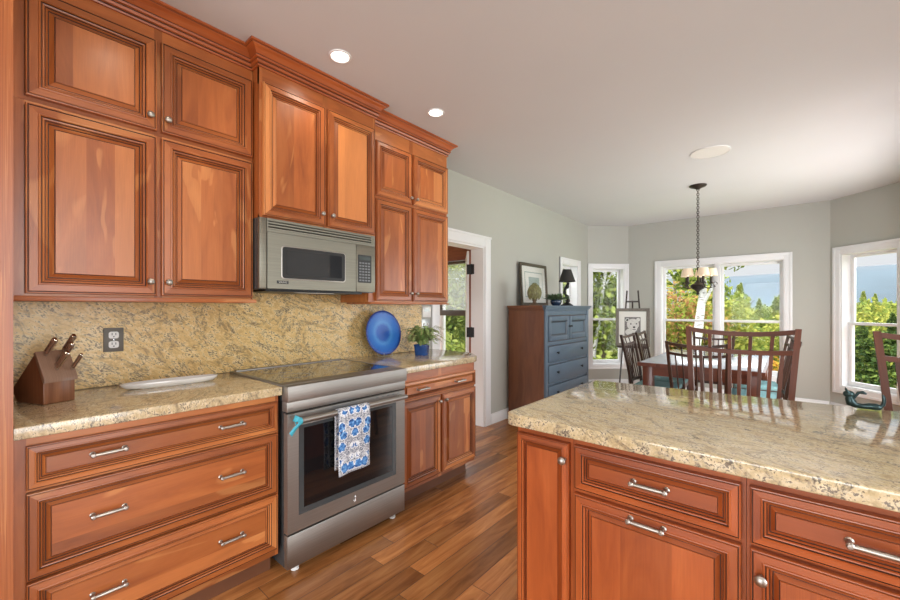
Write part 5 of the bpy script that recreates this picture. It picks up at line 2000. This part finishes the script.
# ---------------------------------------------------------------- chairs and stools (local frame: seat faces -y)
def spindle_chair(name, label, cat, group, sh, bh, wt, wb, depth, wood_, nlow, nup, seat_mat, sec=0.12, lean=0.11, post=0.034, footrest=False, sp=0.016, dip=0.02):
    t = thing(name, label, cat, (0, 0, 0), group)
    hw, hd = wb / 2, depth / 2
    yb = hd - 0.02

    def bx(s_, z):
        f = max(0.0, (z - sh) / (bh - sh))
        return s_ * (hw - post / 2 + (wt - wb) / 2 * f), yb + lean * f ** 1.15

    for s_ in (-1, 1):
        mb = MB()
        n = 7
        P = []
        for k in range(n + 1):
            z = bh * k / n
            if z < sh:
                x_, y_ = s_ * (hw - post / 2), yb + 0.05 * (1 - z / sh)
            else:
                x_, y_ = bx(s_, z)
            P.append(Vector((x_, y_, z)))
        rows = []
        h = post / 2
        for p in P:
            rows.append([p + Vector((-h, -h, 0)), p + Vector((h, -h, 0)), p + Vector((h, h, 0)), p + Vector((-h, h, 0))])
        bid = random.randint(0, 900)
        base = mb.grid(rows, closed_u=True, smooth=False, uvf=lambda i, j: (bid * 10 + 0.04 * j, P[min(i, n)].z))
        mb.cap([base + n * 4 + k for k in range(4)])
        mb.cap([base + k for k in range(4)][::-1])
        mb.build('rear_leg', wood_, t, local=True)
        mb = MB()
        mb.bar((s_ * (hw - post / 2), -hd + post / 2, 0), (s_ * (hw - post / 2), -hd + post / 2, sh - 0.03), post * 0.95, post * 0.95, w2=post, d2=post)
        mb.build('front_leg', wood_, t, local=True)

    def rail(z, hgt, th, dp, nm, xs=None):
        mb = MB()
        x_, y_ = bx(1, z)
        n = 10
        rows = []
        for k in range(n + 1):
            f = k / n * 2 - 1
            xx = f * (x_ - post * 0.3)
            yy_ = y_ + 0.028 * (1 - f * f)
            zz = z - dp * (1 - f * f)
            rows.append([(xx, yy_ - th / 2, zz - hgt / 2), (xx, yy_ + th / 2, zz - hgt / 2), (xx, yy_ + th / 2, zz + hgt / 2), (xx, yy_ - th / 2, zz + hgt / 2)])
        bid = random.randint(0, 900)
        base = mb.grid(rows, closed_u=True, smooth=False, uvf=lambda i, j: (bid * 10 + 0.03 * j, rows[min(i, n)][0][0]))
        mb.cap([base + k for k in range(4)])
        mb.cap([base + n * 4 + k for k in range(4)][::-1])
        mb.build(nm, wood_, t, local=True)
    z1, z2, z3 = bh - 0.016, bh - sec, sh + 0.045
    rail(z1, 0.024, 0.024, dip, 'crest_rail')
    rail(z2, 0.023, 0.022, dip * 0.7, 'middle_rail')
    rail(z3, 0.030, 0.022, 0.0, 'lower_rail')

    def rp(z, f, dp):
        x_, y_ = bx(1, z)
        return Vector((f * (x_ - post * 0.3), y_ + 0.028 * (1 - f * f), z - dp * (1 - f * f)))
    for k in range(nlow):
        f = (k + 1) / (nlow + 1) * 2 - 1
        mb = MB()
        mb.bar(rp(z3, f, 0) + Vector((0, 0, 0.012)), rp(z2, f, dip * 0.7) - Vector((0, 0, 0.012)), sp, sp * 0.8, up=(0, 1, 0))
        mb.build('spindle', wood_, t, local=True)
    for k in range(nup):
        f = (k + 1) / (nup + 1) * 2 - 1
        mb = MB()
        mb.bar(rp(z2, f, dip * 0.7) + Vector((0, 0, 0.012)), rp(z1, f, dip) - Vector((0, 0, 0.012)), sp, sp * 0.8, up=(0, 1, 0))
        mb.build('upper_spindle', wood_, t, local=True)
    mb = MB()
    e = 0.008
    for p in ((-hw + post, hw - post, -hd + 0.006, -hd + 0.028), (-hw + post, hw - post, yb - 0.01, yb + 0.01)):
        mb.box(*p, sh - 0.085, sh - 0.025, grain=0)
    for s_ in (-1, 1):
        mb.box(s_ * (hw - 0.006), s_ * (hw - 0.026), -hd + post, yb - post / 2, sh - 0.085, sh - 0.025, grain=1)
    mb.build('seat_frame', wood_, t, local=True)
    mb = MB()
    mb.box(-hw + 0.006, hw - 0.006, -hd - 0.01, yb - post / 2 - 0.001, sh - 0.0245, sh + 0.02, bev=0.012)
    mb.build('seat', seat_mat, t, local=True)
    fz = 0.22 if footrest else 0.16
    mb = MB()
    mb.box(-hw + post, hw - post, -hd + 0.007, -hd + 0.027, fz, fz + 0.035, grain=0)
    for s_ in (-1, 1):
        mb.box(s_ * (hw - 0.008), s_ * (hw - 0.026), -hd + post, yb - 0.001, fz + 0.07, fz + 0.10, grain=1)
    mb.build('stretchers', wood_, t, local=True)
    return t


st1 = spindle_chair('counter_stool', 'red-brown spindle-back counter stool behind the middle of the island', 'stool', 'counter stools at the island', 0.65, 1.185, 0.50, 0.415, 0.40, 'stool_cherry', 9, 4, 'teal_cloth', footrest=True, sec=0.118, lean=0.10, post=0.025)
st1.location = (-0.205, 2.34, 0)
dup(st1, (0.535, 2.335, 0), 0.0, 'red-brown spindle-back counter stool cut by the right edge', 'counter stools at the island')
ch = spindle_chair('dining_chair', 'dark spindle-back dining chair at the near end of the table', 'chair', 'chairs around the dining table', 0.455, 1.0, 0.47, 0.41, 0.42, 'chair_brown', 7, 3, 'teal_cloth', sec=0.105, lean=0.10, post=0.025, sp=0.011)
ch.location = (-0.60, 4.17, 0)
ch.rotation_euler = (0, 0, math.pi)
G = 'chairs around the dining table'
dup(ch, (-0.76, 5.90, 0), 0.0, 'dark spindle-back dining chair at the far end, before the bay window', G)
dup(ch, (-1.10, 4.68, 0), math.pi / 2, 'dark spindle-back dining chair left of the table, nearer the island', G)
dup(ch, (-1.12, 5.28, 0), math.pi / 2 + 0.05, 'dark spindle-back dining chair left of the table, nearer the bay window', G)
dup(ch, (-0.245, 4.76, 0), -math.pi / 2 + 0.10, 'dark spindle-back dining chair right of the table, nearer the island', G)
dup(ch, (-0.268, 5.46, 0), -math.pi / 2 + 0.14, 'dark spindle-back dining chair right of the table, nearer the bay window', G)

# ---------------------------------------------------------------- cat figurine on the island
p0 = on_z(847, 407, CT)
p1 = on_z(883, 411, CT)
dirv = (p1 - p0).normalized()
Lc = (p1 - p0).length
MC = frame((p0.x, p0.y, CT), tuple(dirv), (0, 0, 1), (dirv.y, -dirv.x, 0))
t = thing('cat_figurine', 'dark green metal stretching cat figurine at the far edge of the island counter', 'figurine', tuple((p0 + p1) / 2))
k = Lc
mb = MB(MC)
# reclining body, chest and head raised at the left, hips low at the right
mb.tube([(0.06 * k, 0.050, 0), (0.07 * k, 0.034, 0), (0.12 * k, 0.019, 0), (0.25 * k, 0.0105, 0), (0.45 * k, 0.0095, 0), (0.62 * k, 0.012, 0), (0.80 * k, 0.0125, 0), (0.93 * k, 0.011, 0), (0.985 * k, 0.010, 0)],
        [0.008, 0.0125, 0.0165, 0.0105, 0.0092, 0.0118, 0.0123, 0.0105, 0.004], 14)
mb.ball((0.05 * k, 0.050, 0), 0.0145, scale=(1.15, 0.95, 0.9))
mb.ball((-0.005 * k, 0.046, 0), 0.008, scale=(1.2, 0.8, 0.8))
mb.build('body', 'bronze_green', t, angle=60)
for s_ in (-1, 1):
    mb = MB(MC)
    mb.tube([(0.03 * k, 0.057, s_ * 0.008), (-0.02 * k, 0.066, s_ * 0.011), (-0.035 * k, 0.073, s_ * 0.012)], [0.006, 0.0035, 0.0006], 8)
    mb.build('ear', 'bronze_green', t)
mb = MB(MC)
mb.tube([(0.80 * k, 0.010, 0), (0.92 * k, 0.0125, 0), (1.0 * k, 0.022, 0), (1.03 * k, 0.035, 0), (1.02 * k, 0.050, 0), (0.99 * k, 0.058, 0)], [0.007, 0.007, 0.0062, 0.0056, 0.005, 0.003], 10)
mb.build('tail', 'bronze_green', t)
mb = MB(MC)
mb.tube([(0.16 * k, 0.026, -0.004), (0.26 * k, 0.046, -0.004), (0.33 * k, 0.058, -0.004), (0.45 * k, 0.060, -0.004), (0.56 * k, 0.055, -0.004)], [0.004, 0.0045, 0.0055, 0.0065, 0.003], 10)
mb.build('raised_paw', 'bronze_green', t)

# ---------------------------------------------------------------- outdoors
def ground_h(x, y):
    d = math.hypot(x, y)
    return -2.6 - max(0.0, d - 7) * 0.16 if d < 60 else -11.08 - (d - 60) * 0.045


mb = MB()
rows = []
for d in (6.9, 9, 12, 16, 22, 30, 42, 60, 90, 130, 190):
    rows.append([(d * math.sin(a), d * math.cos(a), ground_h(d, 0) + 0.4 * math.sin(a * 9 + d)) for a in [math.radians(-110 + 190 * k / 60) for k in range(61)]])
mb.grid(rows)
g = mb.build('ground', 'meadow', recalc=False)
g['kind'] = 'structure'
# distant mountain ridge
mb = MB()
rows = []
rg = np.random.RandomState(4)
NA = 140
prof_ = np.zeros(NA)
for o_ in range(1, 7):
    prof_ += np.interp(np.linspace(0, 1, NA), np.linspace(0, 1, 3 * 2 ** o_), rg.uniform(-1, 1, 3 * 2 ** o_)) * 7 / 1.9 ** o_
for d, f in ((230, 0.0), (300, 0.22), (380, 0.55), (450, 0.85), (520, 1.0), (560, 0.9)):
    row = []
    for k in range(NA):
        a = math.radians(-75 + 130 * k / (NA - 1))
        peak = 34 + 4.5 * math.exp(-((math.degrees(a) - 8) / 7.0) ** 2) + prof_[k] * 0.3
        h = -20 + (peak + 20) * f + 1.5 * math.sin(k * 0.9 + d * 0.1) * f * (1 - f) * 4
        row.append((d * math.sin(a), d * math.cos(a), h))
    rows.append(row)
mb.grid(rows)
o = mb.build('mountain', 'mountain_haze_blue', recalc=False)
tag(o, 'long forested mountain ridge on the horizon, haze put into its blue colour', 'mountain')


def leaves(name, n, rad, zc, mat, size, seed, lobes=14, spread=0.65, cone=False, holes=0.0):
    """a crown of separate leaf clusters around lobes"""
    r = np.random.RandomState(seed)
    if cone:
        hgt = r.rand(n) ** 1.35
        R_ = rad[0] * (1 - hgt) ** 0.85 * (0.45 + 0.55 * ((hgt * 13) % 1.0 < 0.62)) * r.uniform(0.35, 1.0, n) ** 0.5
        a = r.rand(n) * 6.283
        P = np.stack([R_ * np.cos(a), R_ * np.sin(a), (hgt - 0.5) * 2 * rad[2] + zc], 1)
    else:
        L = r.normal(size=(lobes, 3))
        L /= np.linalg.norm(L, axis=1)[:, None]
        L *= r.uniform(0.35, 1.0, lobes)[:, None] * spread
        w = r.uniform(0.5, 1.0, lobes)
        idx = r.choice(lobes, n, p=w / w.sum())
        v = r.normal(size=(n, 3))
        v /= np.linalg.norm(v, axis=1)[:, None]
        P = L[idx] + v * (r.rand(n) ** 0.4)[:, None] * (0.42 * w[idx])[:, None]
        P = P * np.array(rad)[None, :]
        P[:, 2] += zc
    nrm = r.normal(size=(n, 3)) + np.array([0, 0, 0.5])
    nrm /= np.linalg.norm(nrm, axis=1)[:, None]
    t_ = np.cross(nrm, r.normal(size=(n, 3)))
    t_ /= np.linalg.norm(t_, axis=1)[:, None]
    b_ = np.cross(nrm, t_)
    s_ = (size * r.uniform(0.6, 1.3, n))[:, None]
    V = np.stack([P - t_ * s_, P + b_ * s_ * 0.55, P + t_ * s_, P - b_ * s_ * 0.55], 1).reshape(-1, 3)
    me = bpy.data.meshes.new(name)
    me.vertices.add(4 * n)
    me.vertices.foreach_set('co', V.ravel())
    me.loops.add(4 * n)
    me.loops.foreach_set('vertex_index', np.arange(4 * n))
    me.polygons.add(n)
    me.polygons.foreach_set('loop_start', np.arange(n) * 4)
    me.polygons.foreach_set('loop_total', np.full(n, 4))
    me.update()
    me.validate()
    me.materials.append(MATS[mat])
    return me


def tree(name, label, loc, mesh, trunk, tmat='bark', group=None, cat='tree', rot=0.0):
    t = thing(name, label, cat, loc, group, rot)
    if trunk:
        mb = MB()
        for P, R_ in trunk:
            mb.tube(P, R_, 9)
        mb.build('trunk', tmat, t, local=True)
    c = bpy.data.objects.new('crown', mesh)
    C.objects.link(c)
    c.parent = t
    return t


def trunk_of(h, r, seed, nb=4, lean=0.15):
    rg = random.Random(seed)
    P = [(lean * h * 0.3 * math.sin(k * 0.9 + seed) * k / 8 * 0.3 + lean * k / 8, 0.1 * math.sin(seed + k), h * k / 8) for k in range(9)]
    out = [(P, [r * (1 - 0.72 * k / 8) for k in range(9)])]
    for b in range(nb):
        i = rg.randint(4, 7)
        a = rg.uniform(0, 6.28)
        L = h * rg.uniform(0.15, 0.28)
        p = Vector(P[i])
        out.append(([p, p + Vector((math.cos(a) * L * 0.5, math.sin(a) * L * 0.5, L * 0.35)), p + Vector((math.cos(a) * L, math.sin(a) * L, L * 0.9))], [r * 0.32, r * 0.22, r * 0.08]))
    return out


def put(u, fw):
    p = at_depth(u, fw)
    return p.x, p.y, ground_h(p.x, p.y)


m_green = leaves('crown', 6500, (2.3, 2.3, 3.4), 6.2, 'leaf_green', 0.10, 1, 26)
m_yellow = leaves('crown', 5000, (2.0, 2.0, 2.4), 4.4, 'leaf_yellow', 0.095, 2, 18)
m_orange = leaves('crown', 4200, (1.7, 1.7, 1.9), 3.2, 'leaf_orange', 0.08, 3, 16)
m_mixed = leaves('crown', 6000, (2.2, 2.2, 3.0), 5.0, 'leaf_mixed', 0.09, 4, 26)
m_shrub = leaves('crown', 3600, (1.5, 1.5, 1.4), 1.5, 'leaf_yellow', 0.07, 6, 14, spread=0.75)
m_gshrub = leaves('crown', 4200, (1.7, 1.7, 1.9), 1.9, 'leaf_green', 0.075, 8, 16, spread=0.75)
m_dark = leaves('crown', 6500, (2.6, 2.6, 4.6), 5.4, 'needle_dark', 0.12, 5, cone=True)
m_far = leaves('crown', 3200, (3.4, 3.4, 4.4), 5.2, 'leaf_far', 0.26, 7, 18)
m_farc = leaves('crown', 3000, (2.6, 2.6, 5.4), 6.2, 'leaf_far', 0.24, 9, cone=True)


def grow(name, label, u, fw, vtop, hfull, mesh, trunk, cat='tree', rot=0.0):
    """a tree whose top reaches the height seen at row vtop from the kitchen"""
    x, y, z = put(u, fw)
    s_ = (CAM_H + (308 - vtop) / 395.0 * fw - z) / hfull
    t = tree(name, label, (x, y, z), mesh, trunk, cat=cat, rot=rot)
    t.scale = (min(s_ * 1.1, max(s_, 0.9)), min(s_ * 1.1, max(s_, 0.9)), s_)
    return t


grow('green_tree', 'leafy green tree filling the narrow left bay window', 603, 11.5, 235, 9.2, m_green, trunk_of(8.5, 0.11, 1))
grow('green_tree', 'leafy green tree behind the lamp, left of the narrow bay window', 566, 12.5, 235, 9.2, m_green, trunk_of(8.5, 0.13, 2), rot=1.9)
grow('green_shrub', 'bushy green shrub low in the narrow left bay window', 605, 9.8, 330, 3.6, m_gshrub, None, cat='shrub')
grow('mixed_tree', 'tree turning red and green behind the chandelier', 672, 13.0, 268, 7.6, m_mixed, trunk_of(7.2, 0.12, 3))
grow('green_tree', 'tall green tree at the right of the left back pane', 702, 15.5, 258, 9.2, m_green, trunk_of(8.5, 0.14, 4), rot=4.0)
grow('mixed_tree', 'reddish young tree at the lower left of the back window', 668, 10.0, 318, 4.9, m_orange, trunk_of(3.2, 0.05, 5))
grow('orange_tree', 'orange autumn tree low in the right back pane', 752, 12.0, 338, 4.9, m_orange, trunk_of(3.6, 0.07, 6), rot=1.2)
grow('yellow_tree', 'yellow-leaved tree behind the middle window post', 724, 13.5, 277, 6.6, m_yellow, trunk_of(5.0, 0.08, 7))
grow('yellow_tree', 'yellow-green tree at the right side of the back window', 784, 16.0, 300, 6.6, m_yellow, trunk_of(5.0, 0.08, 8), rot=2.4)
grow('yellow_shrub', 'yellow shrub low in the back window near the stool', 735, 10.0, 352, 2.8, m_shrub, None, cat='shrub', rot=0.4)
grow('conifer', 'dark evergreen low in the right bay window', 893, 12.0, 318, 9.8, m_dark, trunk_of(8.0, 0.12, 9, 0))
grow('conifer', 'dark evergreen partly behind the left side of the right bay window', 862, 12.5, 326, 9.8, m_dark, trunk_of(8.0, 0.12, 10, 0), rot=2.0)
grow('yellow_tree', 'bright green-yellow tree above the evergreens in the right bay window', 868, 19.0, 290, 6.6, m_yellow, trunk_of(5.0, 0.08, 11), rot=5.0)
grow('yellow_tree', 'second bright green-yellow tree above the evergreens, at the right edge', 898, 21.0, 287, 6.6, m_yellow, trunk_of(5.0, 0.08, 13), rot=3.0)
grow('green_tree', 'sunlit green tree seen through the porch window', 452, 11.0, 235, 9.2, m_green, trunk_of(8.5, 0.13, 12), rot=2.9)
grow('yellow_shrub', 'bright yellow-green shrub below the porch window screen', 462, 8.8, 305, 2.8, m_shrub, None, cat='shrub', rot=2.2)
grow('green_shrub', 'green shrub left in the porch window behind the fern', 444, 9.4, 312, 3.6, m_gshrub, None, cat='shrub', rot=1.0)


def birch_tree(label, u0, u1, v0, v1, fw, r):
    b = at_depth(u0, fw)
    zt = CAM_H + (308 - v1) / 395 * fw
    tp = at_depth(u1, fw)
    gz = ground_h(b.x, b.y)
    t = thing('birch_tree', label, 'tree', (b.x, b.y, gz))
    z0 = CAM_H + (308 - v0) / 395 * fw - gz
    dx, dy = tp.x - b.x, tp.y - b.y
    H_ = zt - gz
    mb = MB()
    P = [(0, 0, 0), (0.03, 0, z0 * 0.6), (0, 0, z0), (dx * 0.35, dy * 0.35, z0 + (H_ - z0) * 0.3), (dx * 0.7, dy * 0.7, z0 + (H_ - z0) * 0.7), (dx, dy, H_), (dx * 1.3, dy * 1.3, H_ * 1.25)]
    mb.tube(P, [r * 1.2, r * 1.1, r, r * 0.95, r * 0.85, r * 0.75, r * 0.3], 12)
    mb.tube([P[4], (P[4][0] + 0.35, P[4][1] - 0.1, P[4][2] + 0.7), (P[4][0] + 0.6, P[4][1], P[4][2] + 1.6)], [r * 0.4, r * 0.3, r * 0.1], 8)
    mb.build('trunk', 'birch_bark', t, local=True)
    me = leaves('crown', 900, (1.3, 1.3, 1.2), H_ * 1.12, 'leaf_green', 0.08, int(u0), 9)
    c = bpy.data.objects.new('crown', me)
    C.objects.link(c)
    c.parent = t


birch_tree('leaning white birch in the narrow left bay window', 594, 606, 352, 268, 11.2, 0.055)
birch_tree('straight white birch trunk right below the chandelier', 696, 703, 345, 292, 9.2, 0.10)

rg = random.Random(21)
protos = {}
spots = []
tries = 0
while len(spots) < 58 and tries < 4000:
    tries += 1
    u = rg.choice([rg.uniform(560, 720), rg.uniform(712, 800), rg.uniform(712, 800), rg.uniform(840, 925), rg.uniform(840, 925), rg.uniform(420, 480)])
    fw = rg.uniform(22, 95)
    x, y, z = put(u, fw)
    if any(math.hypot(x - a, y - b) < 5.4 for a, b in spots):
        continue
    spots.append((x, y))
    con = rg.random() < 0.45
    r_ = rg.uniform(0, 6.28)
    top = CAM_H + (308 - rg.uniform(283, 302)) / 395.0 * fw
    s_ = (top - z) / (11.6 if con else 9.6)
    lab, grp = ('far pointed tree in the forest on the slope beyond the house', 'pointed trees of the far forest') if con else ('far rounded tree in the forest on the slope beyond the house', 'rounded trees of the far forest')
    if con not in protos:
        t = tree('far_conifer' if con else 'far_tree', lab, (x, y, z), m_farc if con else m_far, trunk_of(8.0, 0.14, 3, 0), group=grp)
        protos[con] = t
    else:
        t = dup(protos[con], (x, y, z), r_, lab, grp)
    t.rotation_euler = (0, 0, r_)
    w_ = min(1.0, s_)
    t.scale = (w_, w_, s_)
